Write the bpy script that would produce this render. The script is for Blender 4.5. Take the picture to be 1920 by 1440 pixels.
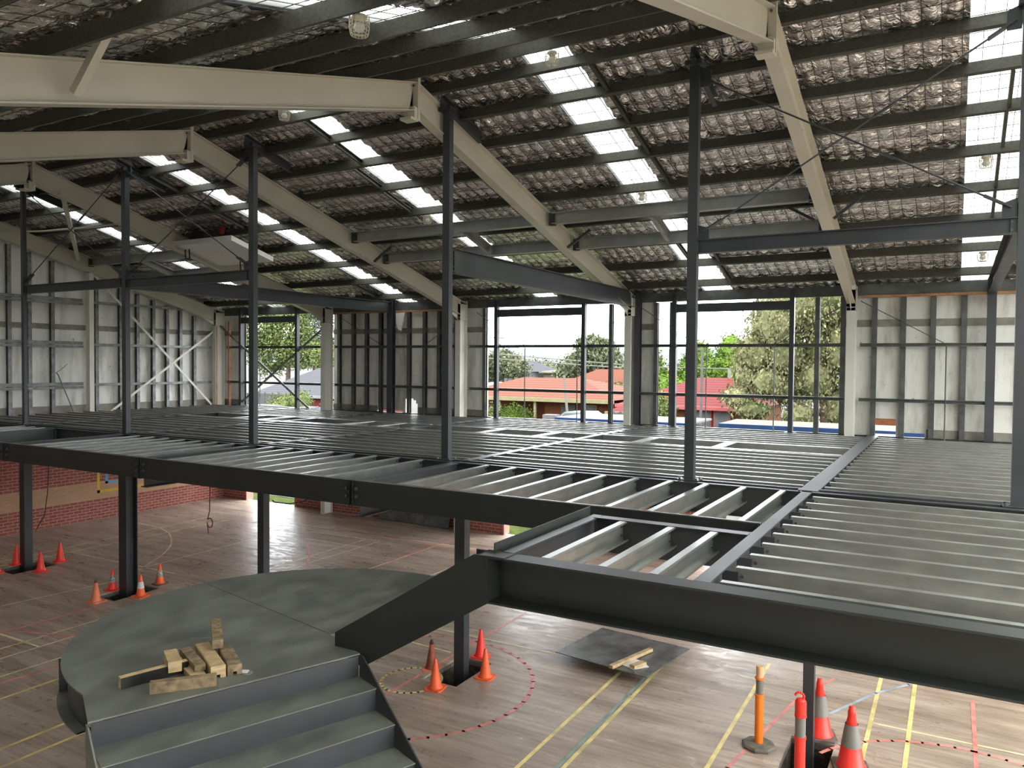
import bpy, bmesh, math, random
import numpy as np
from mathutils import Vector, Matrix
random.seed(7); RNG = np.random.default_rng(7)
for o in list(bpy.data.objects): bpy.data.objects.remove(o)
SC = bpy.context.scene
COL = SC.collection

# ---------------------------------------------------------------- camera
cam_d = bpy.data.cameras.new('camera'); cam = bpy.data.objects.new('camera', cam_d); COL.objects.link(cam)
cam_d.sensor_fit = 'HORIZONTAL'; cam_d.sensor_width = 36.0; cam_d.lens = 1456.9 / 1920 * 36.0
cam_d.clip_start = 0.05; cam_d.clip_end = 3000
yaw, pit, roll = math.radians(29.664), math.radians(-1.6006), math.radians(0.4697)
fw = Vector((-math.sin(yaw) * math.cos(pit), math.cos(yaw) * math.cos(pit), math.sin(pit)))
rt = fw.cross(Vector((0, 0, 1))).normalized(); up = rt.cross(fw)
r2 = math.cos(roll) * rt + math.sin(roll) * up; u2 = -math.sin(roll) * rt + math.cos(roll) * up
M = Matrix((r2, u2, -fw)).transposed().to_4x4(); M.translation = Vector((0, 0, 4.773))
cam.matrix_world = M
SC.camera = cam

# ---------------------------------------------------------------- world, exposure
SKY_STRENGTH = 6.5
w = bpy.data.worlds.new('overcast_sky'); SC.world = w; w.use_nodes = True
nt = w.node_tree; nt.nodes.clear()
wo = nt.nodes.new('ShaderNodeOutputWorld'); bg = nt.nodes.new('ShaderNodeBackground')
tc = nt.nodes.new('ShaderNodeTexCoord'); sx = nt.nodes.new('ShaderNodeSeparateXYZ'); cr = nt.nodes.new('ShaderNodeValToRGB')
nt.links.new(tc.outputs['Generated'], sx.inputs[0]); nt.links.new(sx.outputs['Z'], cr.inputs[0])
cr.color_ramp.elements[0].position = 0.0; cr.color_ramp.elements[0].color = (0.30, 0.30, 0.29, 1)
cr.color_ramp.elements[1].position = 1.0; cr.color_ramp.elements[1].color = (1.0, 1.0, 0.97, 1)
e = cr.color_ramp.elements.new(0.02); e.color = (0.90, 0.94, 0.98, 1)
e = cr.color_ramp.elements.new(0.30); e.color = (0.88, 0.92, 0.97, 1)
nt.links.new(cr.outputs[0], bg.inputs[0]); bg.inputs[1].default_value = SKY_STRENGTH
nt.links.new(bg.outputs[0], wo.inputs[0])
SC.view_settings.view_transform = 'Standard'; SC.view_settings.look = 'None'
SC.view_settings.gamma = 1.0; SC.view_settings.use_curve_mapping = False
SC.view_settings.exposure = 0.8

# ---------------------------------------------------------------- materials
def srgb(r, g, b):
    f = lambda c: (c / 255) / 12.92 if c / 255 <= 0.04045 else ((c / 255 + 0.055) / 1.055) ** 2.4
    return (f(r), f(g), f(b), 1)
def newmat(name):
    m = bpy.data.materials.new(name); m.use_nodes = True
    n = m.node_tree; b = n.nodes['Principled BSDF']
    return m, n, b
def mat(name, col, rough=0.6, metal=0.0, var=0.12, scale=3.0, bump=0.0, bscale=40.0, stretch=(1, 1, 1), col2=None, rvar=0.0, spec=0.5):
    """principled with two colours mixed by object-space noise, optional bump"""
    m, n, b = newmat(name); L = n.links
    t = n.nodes.new('ShaderNodeTexCoord'); mp = n.nodes.new('ShaderNodeMapping')
    g = n.nodes.new('ShaderNodeNewGeometry')
    L.new(g.outputs['Position'], mp.inputs[0]); mp.inputs['Scale'].default_value = stretch
    nz = n.nodes.new('ShaderNodeTexNoise'); nz.inputs['Scale'].default_value = scale; nz.inputs['Detail'].default_value = 5
    L.new(mp.outputs[0], nz.inputs[0])
    rp = n.nodes.new('ShaderNodeValToRGB')
    c1 = tuple(c * (1 - var) for c in col[:3]) + (1,); c2 = col2 if col2 else tuple(min(1, c * (1 + var)) for c in col[:3]) + (1,)
    rp.color_ramp.elements[0].color = c1; rp.color_ramp.elements[1].color = c2
    rp.color_ramp.elements[0].position = 0.35; rp.color_ramp.elements[1].position = 0.68
    L.new(nz.outputs[0], rp.inputs[0]); L.new(rp.outputs[0], b.inputs['Base Color'])
    b.inputs['Metallic'].default_value = metal; b.inputs['Roughness'].default_value = rough
    b.inputs['Specular IOR Level'].default_value = spec
    if rvar:
        mr = n.nodes.new('ShaderNodeMapRange'); mr.inputs['To Min'].default_value = max(.04, rough - rvar); mr.inputs['To Max'].default_value = rough + rvar
        L.new(nz.outputs[0], mr.inputs[0]); L.new(mr.outputs[0], b.inputs['Roughness'])
    if bump:
        n2 = n.nodes.new('ShaderNodeTexNoise'); n2.inputs['Scale'].default_value = bscale; n2.inputs['Detail'].default_value = 4
        L.new(mp.outputs[0], n2.inputs[0])
        bp = n.nodes.new('ShaderNodeBump'); bp.inputs['Strength'].default_value = bump; bp.inputs['Distance'].default_value = 0.02
        L.new(n2.outputs[0], bp.inputs['Height']); L.new(bp.outputs[0], b.inputs['Normal'])
    return m
DARK = mat('charcoal_steel_paint', (0.036, 0.040, 0.045, 1), 0.42, var=0.18, scale=1.7, rvar=0.08)
DARK2 = mat('dull_charcoal_paint', (0.018, 0.020, 0.019, 1), 0.5, var=0.15, scale=1.3, rvar=0.08)
DUSTY = mat('dusty_grey_steel_plate', (0.125, 0.131, 0.119, 1), 0.42, var=0.22, scale=2.6, stretch=(1.5, 0.8, 1), col2=(0.185, 0.195, 0.172, 1), rvar=0.14, bump=0.04, bscale=8)
GALV = mat('new_galvanised_steel', (0.34, 0.35, 0.335, 1), 0.33, metal=0.75, var=0.10, scale=5, stretch=(1, 1, 3), rvar=0.07)
GALVB = mat('bright_galvanised_steel', (0.42, 0.43, 0.42, 1), 0.36, metal=0.8, var=0.10, scale=4, rvar=0.1)
OLDGALV = mat('weathered_galvanised_purlin', (0.065, 0.065, 0.053, 1), 0.50, metal=0.35, var=0.22, scale=30, bump=0.03, bscale=90, rvar=0.08)
STUD = mat('dark_grey_wall_steel', (0.10, 0.105, 0.10, 1), 0.45, metal=0.25, var=0.25, scale=4)
STUDL = mat('mottled_galvanised_stud', (0.20, 0.21, 0.205, 1), 0.48, metal=0.4, var=0.35, scale=7, rvar=0.1)
CREAM = mat('cream_frame_paint', (0.50, 0.475, 0.39, 1), 0.42, var=0.06, scale=1.2, rvar=0.05)
CREAMC = mat('cream_column_paint', (0.62, 0.61, 0.54, 1), 0.5, var=0.06, scale=1.2)
BOLT = mat('zinc_bolt', (0.13, 0.13, 0.125, 1), 0.4, metal=0.7)
RUST = mat('red_oxide_primer', (0.16, 0.045, 0.03, 1), 0.7, var=0.3, scale=12)
TIMBER = mat('pale_pine', (0.55, 0.40, 0.22, 1), 0.7, var=0.22, scale=9, stretch=(1, 1, 4), bump=0.1)
TIMBERW = mat('weathered_timber', (0.25, 0.18, 0.105, 1), 0.8, var=0.45, scale=14, bump=0.2)
FASC = mat('timber_batten', (0.42, 0.21, 0.10, 1), 0.7, var=0.25, scale=6)
BLACKP = mat('black_formply_face', (0.012, 0.011, 0.011, 1), 0.35)
WHITE = mat('white_sheet', (0.72, 0.72, 0.70, 1), 0.55, var=0.05)
PAPER = mat('white_paper', (0.8, 0.8, 0.79, 1), 0.7, var=0.04)
ORANGE = mat('orange_cone_plastic', (0.86, 0.13, 0.035, 1), 0.5, var=0.10, scale=5)
FADED = mat('faded_orange_plastic', (0.72, 0.20, 0.10, 1), 0.6, var=0.2, scale=9)
REDC = mat('fluorescent_red_plastic', (0.95, 0.045, 0.03, 1), 0.42, var=0.05)
AMBER = mat('amber_bollard_plastic', (0.95, 0.22, 0.015, 1), 0.45, var=0.08)
TAN = mat('dusty_tan_plastic', (0.75, 0.45, 0.24, 1), 0.6, var=0.15)
REFL = mat('grey_reflective_band', (0.20, 0.19, 0.175, 1), 0.4, var=0.06)
REFLW = mat('white_reflective_band', (0.70, 0.70, 0.68, 1), 0.4, var=0.08)
REFLD = mat('dirty_reflective_band', (0.32, 0.30, 0.25, 1), 0.5, var=0.6, scale=22, col2=(0.6, 0.58, 0.52, 1))
RUBBER = mat('black_rubber_base', (0.12, 0.105, 0.09, 1), 0.8, var=0.25, scale=9)
BROWNC = mat('sooty_orange_plastic', (0.30, 0.075, 0.035, 1), 0.6, var=0.3, scale=5)
CORD = mat('red_cord_plastic', (0.20, 0.03, 0.025, 1), 0.6)
BLKCORD = mat('black_cable', (0.02, 0.02, 0.02, 1), 0.6)
DIRT = mat('dark_pit_soil', (0.055, 0.045, 0.035, 1), 0.95, var=0.5, scale=12, bump=0.6, bscale=15)
CONC = mat('old_concrete_edge', (0.16, 0.145, 0.125, 1), 0.9, var=0.3, scale=8, bump=0.2)
WIRE = mat('dark_mesh_wire', (0.045, 0.04, 0.035, 1), 0.6, metal=0.3)
WIREW = mat('cream_cage_wire', (0.55, 0.52, 0.42, 1), 0.5)
GLASSB = mat('lamp_glass', (0.65, 0.65, 0.6, 1), 0.2)
SPLATE = mat('mottled_steel_sheet', (0.16, 0.165, 0.165, 1), 0.33, metal=0.5, var=0.3, scale=5, rvar=0.12)
PYEL = mat('yellow_wall_paint', (0.62, 0.40, 0.04, 1), 0.6)
PBLU = mat('blue_wall_paint', (0.12, 0.33, 0.55, 1), 0.6)
PWHT = mat('white_wall_paint', (0.75, 0.73, 0.68, 1), 0.6)

def foil_mat():
    m, n, b = newmat('crinkled_silver_foil'); L = n.links
    g = n.nodes.new('ShaderNodeNewGeometry')
    nz = n.nodes.new('ShaderNodeTexNoise'); nz.inputs['Scale'].default_value = 9; nz.inputs['Detail'].default_value = 6; nz.inputs['Distortion'].default_value = 1.2
    L.new(g.outputs['Position'], nz.inputs[0])
    vo = n.nodes.new('ShaderNodeTexVoronoi'); vo.feature = 'DISTANCE_TO_EDGE'; vo.inputs['Scale'].default_value = 6
    mp = n.nodes.new('ShaderNodeMapping'); mp.inputs['Scale'].default_value = (2.4, 0.8, 1); L.new(g.outputs['Position'], mp.inputs[0]); L.new(mp.outputs[0], vo.inputs[0])
    ad = n.nodes.new('ShaderNodeMath'); ad.operation = 'MULTIPLY_ADD'; ad.inputs[1].default_value = 0.22
    L.new(vo.outputs[0], ad.inputs[0]); L.new(nz.outputs[0], ad.inputs[2])
    bp = n.nodes.new('ShaderNodeBump'); bp.inputs['Strength'].default_value = 1.0; bp.inputs['Distance'].default_value = 0.05
    L.new(ad.outputs[0], bp.inputs['Height']); L.new(bp.outputs[0], b.inputs['Normal'])
    b.inputs['Base Color'].default_value = (0.78, 0.765, 0.75, 1); b.inputs['Metallic'].default_value = 1.0; b.inputs['Roughness'].default_value = 0.14
    return m
FOIL = foil_mat()
def skylight_mat(name='translucent_skylight_sheet', k=1.0):
    m, n, b = newmat(name); L = n.links
    out = n.nodes['Material Output']
    tr = n.nodes.new('ShaderNodeBsdfTransparent'); tl = n.nodes.new('ShaderNodeBsdfTranslucent'); mx = n.nodes.new('ShaderNodeMixShader')
    g = n.nodes.new('ShaderNodeNewGeometry'); nz = n.nodes.new('ShaderNodeTexNoise'); nz.inputs['Scale'].default_value = 2.5; nz.inputs['Detail'].default_value = 6
    L.new(g.outputs['Position'], nz.inputs[0])
    rp = n.nodes.new('ShaderNodeValToRGB'); rp.color_ramp.elements[0].color = (0.14*k, 0.143*k, 0.13*k, 1); rp.color_ramp.elements[1].color = (0.21*k, 0.213*k, 0.195*k, 1)
    rp.color_ramp.elements[0].position = .38; rp.color_ramp.elements[1].position = .6
    L.new(nz.outputs[0], rp.inputs[0]); L.new(rp.outputs[0], tr.inputs[0]); tl.inputs[0].default_value = (0.5, 0.5, 0.46, 1)
    mx.inputs[0].default_value = 0.12
    L.new(tr.outputs[0], mx.inputs[1]); L.new(tl.outputs[0], mx.inputs[2]); L.new(mx.outputs[0], out.inputs['Surface'])
    return m
SKYL = skylight_mat()
SKYFILL = skylight_mat('added_clear_roof_sheet', 4.7)  # made-up clear roofing, out of view, lets extra sky light in
def brick_mat(name, axis, band):
    """brick courses in world space; band = (z0, z1) of the buff courses"""
    m, n, b = newmat(name); L = n.links
    g = n.nodes.new('ShaderNodeNewGeometry'); s = n.nodes.new('ShaderNodeSeparateXYZ'); L.new(g.outputs['Position'], s.inputs[0])
    c = n.nodes.new('ShaderNodeCombineXYZ'); L.new(s.outputs[axis], c.inputs[0]); L.new(s.outputs['Z'], c.inputs[1])
    br = n.nodes.new('ShaderNodeTexBrick'); L.new(c.outputs[0], br.inputs[0])
    br.inputs['Scale'].default_value = 1; br.inputs['Brick Width'].default_value = 0.24; br.inputs['Row Height'].default_value = 0.086
    br.inputs['Mortar Size'].default_value = 0.0055; br.inputs['Mortar Smooth'].default_value = 0.1; br.inputs['Bias'].default_value = -.2
    br.inputs['Color1'].default_value = (0.235, 0.062, 0.045, 1); br.inputs['Color2'].default_value = (0.31, 0.095, 0.07, 1); br.inputs['Mortar'].default_value = (0.56, 0.38, 0.31, 1)
    b2 = n.nodes.new('ShaderNodeTexBrick'); L.new(c.outputs[0], b2.inputs[0])
    for k, v in (('Scale', 1), ('Brick Width', 0.24), ('Row Height', 0.086), ('Mortar Size', 0.005)): b2.inputs[k].default_value = v
    b2.inputs['Color1'].default_value = (0.42, 0.25, 0.145, 1); b2.inputs['Color2'].default_value = (0.47, 0.28, 0.17, 1); b2.inputs['Mortar'].default_value = (0.36, 0.22, 0.14, 1)
    gt = n.nodes.new('ShaderNodeMath'); gt.operation = 'GREATER_THAN'; gt.inputs[1].default_value = band[0]; L.new(s.outputs['Z'], gt.inputs[0])
    lt = n.nodes.new('ShaderNodeMath'); lt.operation = 'LESS_THAN'; lt.inputs[1].default_value = band[1]; L.new(s.outputs['Z'], lt.inputs[0])
    ml = n.nodes.new('ShaderNodeMath'); ml.operation = 'MULTIPLY'; L.new(gt.outputs[0], ml.inputs[0]); L.new(lt.outputs[0], ml.inputs[1])
    mx = n.nodes.new('ShaderNodeMix'); mx.data_type = 'RGBA'; L.new(ml.outputs[0], mx.inputs['Factor']); L.new(br.outputs[0], mx.inputs[6]); L.new(b2.outputs[0], mx.inputs[7])
    L.new(mx.outputs[2], b.inputs['Base Color']); b.inputs['Roughness'].default_value = 0.8
    return m
BRICKY = brick_mat('red_brick_left', 'Y', (0.602, 1.118))
BRICKX = brick_mat('red_brick_far', 'X', (20, 21))
def clad_mat():
    m, n, b = newmat('stained_white_cladding'); L = n.links
    g = n.nodes.new('ShaderNodeNewGeometry'); mp = n.nodes.new('ShaderNodeMapping'); mp.inputs['Scale'].default_value = (2.5, 2.5, 0.5); L.new(g.outputs['Position'], mp.inputs[0])
    nz = n.nodes.new('ShaderNodeTexNoise'); nz.inputs['Scale'].default_value = 1.3; nz.inputs['Detail'].default_value = 8; nz.inputs['Roughness'].default_value = .62; L.new(mp.outputs[0], nz.inputs[0])
    rp = n.nodes.new('ShaderNodeValToRGB'); E = rp.color_ramp.elements
    E[0].position = .30; E[0].color = (0.44, 0.42, 0.37, 1); E[1].position = .52; E[1].color = (0.76, 0.75, 0.71, 1)
    L.new(nz.outputs[0], rp.inputs[0])
    n2 = n.nodes.new('ShaderNodeTexNoise'); n2.inputs['Scale'].default_value = 7; n2.inputs['Detail'].default_value = 3; L.new(g.outputs['Position'], n2.inputs[0])
    r3 = n.nodes.new('ShaderNodeValToRGB'); r3.color_ramp.elements[0].position = .24; r3.color_ramp.elements[1].position = .30
    r3.color_ramp.elements[0].color = (0.25, 0.23, 0.2, 1); r3.color_ramp.elements[1].color = (1, 1, 1, 1); L.new(n2.outputs[0], r3.inputs[0])
    mx = n.nodes.new('ShaderNodeMix'); mx.data_type = 'RGBA'; mx.blend_type = 'MULTIPLY'; mx.inputs['Factor'].default_value = .8
    L.new(rp.outputs[0], mx.inputs[6]); L.new(r3.outputs[0], mx.inputs[7]); L.new(mx.outputs[2], b.inputs['Base Color']); b.inputs['Roughness'].default_value = 0.6
    return m
CLAD = clad_mat()
BAND = mat('grey_brown_wall_band', (0.24, 0.225, 0.19, 1), 0.8, var=0.2, scale=5)
def floor_mat():
    m, n, b = newmat('worn_court_timber'); L = n.links
    g = n.nodes.new('ShaderNodeNewGeometry')
    mp = n.nodes.new('ShaderNodeMapping'); mp.inputs['Scale'].default_value = (0.35, 1.6, 1); L.new(g.outputs['Position'], mp.inputs[0])
    nz = n.nodes.new('ShaderNodeTexNoise'); nz.inputs['Scale'].default_value = 1.6; nz.inputs['Detail'].default_value = 7; nz.inputs['Roughness'].default_value = .58; nz.inputs['Distortion'].default_value = .2; L.new(mp.outputs[0], nz.inputs[0])
    rp = n.nodes.new('ShaderNodeValToRGB'); E = rp.color_ramp.elements
    E[0].position = .30; E[0].color = (0.27, 0.205, 0.165, 1); E[1].position = .66; E[1].color = (0.50, 0.41, 0.35, 1)
    k = E.new(.48); k.color = (0.37, 0.29, 0.235, 1)
    L.new(nz.outputs[0], rp.inputs[0])
    m2 = n.nodes.new('ShaderNodeMapping'); m2.inputs['Scale'].default_value = (0.6, 14, 1); L.new(g.outputs['Position'], m2.inputs[0])
    br = n.nodes.new('ShaderNodeTexNoise'); br.inputs['Scale'].default_value = 1; br.inputs['Detail'].default_value = 2; L.new(m2.outputs[0], br.inputs[0])
    r2_ = n.nodes.new('ShaderNodeValToRGB'); r2_.color_ramp.elements[0].color = (.80, .78, .76, 1); r2_.color_ramp.elements[1].color = (1.08, 1.06, 1.04, 1)
    r2_.color_ramp.elements[0].position = .35; r2_.color_ramp.elements[1].position = .65; L.new(br.outputs[0], r2_.inputs[0])
    mx = n.nodes.new('ShaderNodeMix'); mx.data_type = 'RGBA'; mx.blend_type = 'MULTIPLY'; mx.inputs['Factor'].default_value = 1
    L.new(rp.outputs[0], mx.inputs[6]); L.new(r2_.outputs[0], mx.inputs[7]); L.new(mx.outputs[2], b.inputs['Base Color'])
    n3 = n.nodes.new('ShaderNodeTexNoise'); n3.inputs['Scale'].default_value = 3.5; n3.inputs['Detail'].default_value = 8; n3.inputs['Roughness'].default_value = .7; n3.inputs['Distortion'].default_value = 1.5
    m4 = n.nodes.new('ShaderNodeMapping'); m4.inputs['Scale'].default_value = (0.6, 1.5, 1); L.new(g.outputs['Position'], m4.inputs[0]); L.new(m4.outputs[0], n3.inputs[0])
    mr = n.nodes.new('ShaderNodeMapRange'); mr.inputs['From Min'].default_value = .35; mr.inputs['From Max'].default_value = .65; mr.inputs['To Min'].default_value = .22; mr.inputs['To Max'].default_value = .55
    L.new(n3.outputs[0], mr.inputs[0]); L.new(mr.outputs[0], b.inputs['Roughness']); b.inputs['Specular IOR Level'].default_value = .55
    bp = n.nodes.new('ShaderNodeBump'); bp.inputs['Strength'].default_value = .10; bp.inputs['Distance'].default_value = .01; L.new(n3.outputs[0], bp.inputs['Height']); L.new(bp.outputs[0], b.inputs['Normal'])
    return m
FLOOR = floor_mat()
def linepaint(name, col):
    return mat(name, col, 0.45, var=0.25, scale=4, stretch=(1, 1, 1), rvar=0.1)
LCREAM = linepaint('worn_cream_line_paint', (0.80, 0.68, 0.42, 1))
LYEL = linepaint('worn_yellow_line_paint', (0.76, 0.62, 0.26, 1))
LPINK = linepaint('worn_red_line_paint', (0.70, 0.25, 0.22, 1))
LBLUE = linepaint('worn_blue_line_paint', (0.38, 0.43, 0.50, 1))
LTEAL = linepaint('worn_teal_line_paint', (0.25, 0.36, 0.33, 1))
# outside
GRASS = mat('lawn_grass', (0.0403, 0.0589, 0.0093, 1), 0.9, var=0.35, scale=4, bump=0.5, bscale=30)
ASPH = mat('pale_street_surface', (0.0682, 0.0667, 0.0635, 1), 0.9, var=0.1, scale=2)
PATH = mat('pale_concrete_path', (0.1302, 0.1240, 0.1116, 1), 0.85, var=0.12, scale=3)
LEAFC = {}
def leafmat(name, c1, c2):
    m, n, b = newmat(name); L = n.links
    g = n.nodes.new('ShaderNodeNewGeometry'); nz = n.nodes.new('ShaderNodeTexNoise'); nz.inputs['Scale'].default_value = 1.1; nz.inputs['Detail'].default_value = 5
    L.new(g.outputs['Position'], nz.inputs[0])
    ad = n.nodes.new('ShaderNodeMath'); ad.operation = 'MULTIPLY_ADD'; ad.inputs[1].default_value = .35; L.new(g.outputs['Random Per Island'], ad.inputs[0]); L.new(nz.outputs[0], ad.inputs[2])
    rp = n.nodes.new('ShaderNodeValToRGB'); rp.color_ramp.elements[0].position = .40; rp.color_ramp.elements[1].position = .85
    rp.color_ramp.elements[0].color = c1 + (1,); rp.color_ramp.elements[1].color = c2 + (1,)
    L.new(ad.outputs[0], rp.inputs[0]); L.new(rp.outputs[0], b.inputs['Base Color']); b.inputs['Roughness'].default_value = .7; b.inputs['Specular IOR Level'].default_value = .2
    return m
LF_GUM = leafmat('olive_gum_leaves', (0.045, 0.056, 0.022), (0.150, 0.145, 0.075))
LF_CON = leafmat('bright_conifer_leaves', (0.030, 0.055, 0.008), (0.085, 0.135, 0.022))
LF_GRN = leafmat('mid_green_leaves', (0.038, 0.055, 0.018), (0.105, 0.125, 0.045))
LF_BLU = leafmat('blue_green_leaves', (0.045, 0.062, 0.052), (0.115, 0.14, 0.12))
LF_DUL = leafmat('dull_green_leaves', (0.045, 0.055, 0.030), (0.10, 0.11, 0.062))
LF_HED = leafmat('clipped_hedge_leaves', (0.0155, 0.0310, 0.0037), (0.0434, 0.0682, 0.0093))
LF_FLW = leafmat('pale_rose_blooms', (0.0496, 0.0620, 0.0217), (0.1922, 0.1550, 0.1302))
BARK = mat('pale_bark', (0.0682, 0.0527, 0.0372, 1), 0.9, var=0.3, scale=5)
def tile_mat(name, c):
    m, n, b = newmat(name); L = n.links
    g = n.nodes.new('ShaderNodeNewGeometry'); s = n.nodes.new('ShaderNodeSeparateXYZ'); L.new(g.outputs['Position'], s.inputs[0])
    wv = n.nodes.new('ShaderNodeTexWave'); wv.wave_type = 'BANDS'; wv.bands_direction = 'Z'; wv.inputs['Scale'].default_value = 2.6; wv.inputs['Distortion'].default_value = 0.4
    L.new(g.outputs['Position'], wv.inputs[0])
    rp = n.nodes.new('ShaderNodeValToRGB'); rp.color_ramp.elements[0].color = tuple(x * .62 for x in c) + (1,); rp.color_ramp.elements[1].color = c + (1,); rp.color_ramp.elements[0].position = .0; rp.color_ramp.elements[1].position = .45
    L.new(wv.outputs[0], rp.inputs[0]); L.new(rp.outputs[0], b.inputs['Base Color']); b.inputs['Roughness'].default_value = .7
    return m
TILEO = tile_mat('orange_roof_tiles', (0.0837, 0.0264, 0.0139))
TILER = tile_mat('red_roof_tiles', (0.0806, 0.0155, 0.0155))
TILEG = tile_mat('grey_roof_tiles', (0.0434, 0.0434, 0.0496))
WALLB = mat('orange_brick_house', (0.0744, 0.0295, 0.0139, 1), 0.85, var=0.2, scale=12)
WALLR = mat('salmon_red_wall', (0.1023, 0.0264, 0.0202, 1), 0.8, var=0.1)
WALLW = mat('white_rendered_wall', (0.1116, 0.1116, 0.1147, 1), 0.8, var=0.05)
WALLC = mat('cream_shed_wall', (0.1054, 0.0992, 0.0806, 1), 0.8, var=0.05)
FENCE = mat('grey_panel_fence', (0.0527, 0.0542, 0.0542, 1), 0.8, var=0.15, scale=8)
TRIMY = mat('cream_house_trim', (0.1395, 0.1240, 0.0682, 1), 0.6)
GLASSW = mat('curtained_window', (0.0806, 0.0837, 0.0837, 1), 0.3, var=0.2, scale=2)
BLUEP = mat('blue_gutter_paint', (0.0155, 0.0341, 0.0837, 1), 0.5)
ROOFW = mat('white_roof_sheet', (0.1302, 0.1302, 0.1271, 1), 0.6, var=0.05)
ROOFB = mat('beige_roof_sheet', (0.0930, 0.0837, 0.0713, 1), 0.7, var=0.1)
POLE = mat('grey_pole', (0.0682, 0.0682, 0.0682, 1), 0.6)
POLEW = mat('weathered_power_pole', (0.1054, 0.0992, 0.0899, 1), 0.8)
CARW = mat('white_car_paint', (0.1178, 0.1209, 0.1240, 1), 0.25, var=0.02)
CARG = mat('dark_car_glass', (0.06, 0.08, 0.085, 1), 0.1, var=0.02)
HILL = mat('hazy_wooded_hills', (0.10, 0.115, 0.125, 1), 0.95, var=0.18, scale=0.05)  # pale aerial haze painted into the base colour
BINR = mat('maroon_bin_plastic', (0.0434, 0.0062, 0.0062, 1), 0.5)
BING = mat('green_bin_lid', (0.0093, 0.0372, 0.0124, 1), 0.5)
BINB = mat('pale_blue_plastic', (0.0620, 0.0837, 0.1240, 1), 0.5)

for m_ in [GRASS, ASPH, PATH, LF_GUM, LF_CON, LF_GRN, LF_BLU, LF_DUL, LF_HED, LF_FLW, BARK, TILEO, TILER, TILEG, WALLB, WALLR, WALLW, WALLC, FENCE, TRIMY, GLASSW, BLUEP, ROOFW, ROOFB, POLE, POLEW, HILL, BINR, BING, BINB]:
    m_.node_tree.nodes['Principled BSDF'].inputs['Specular IOR Level'].default_value = 0.04
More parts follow.
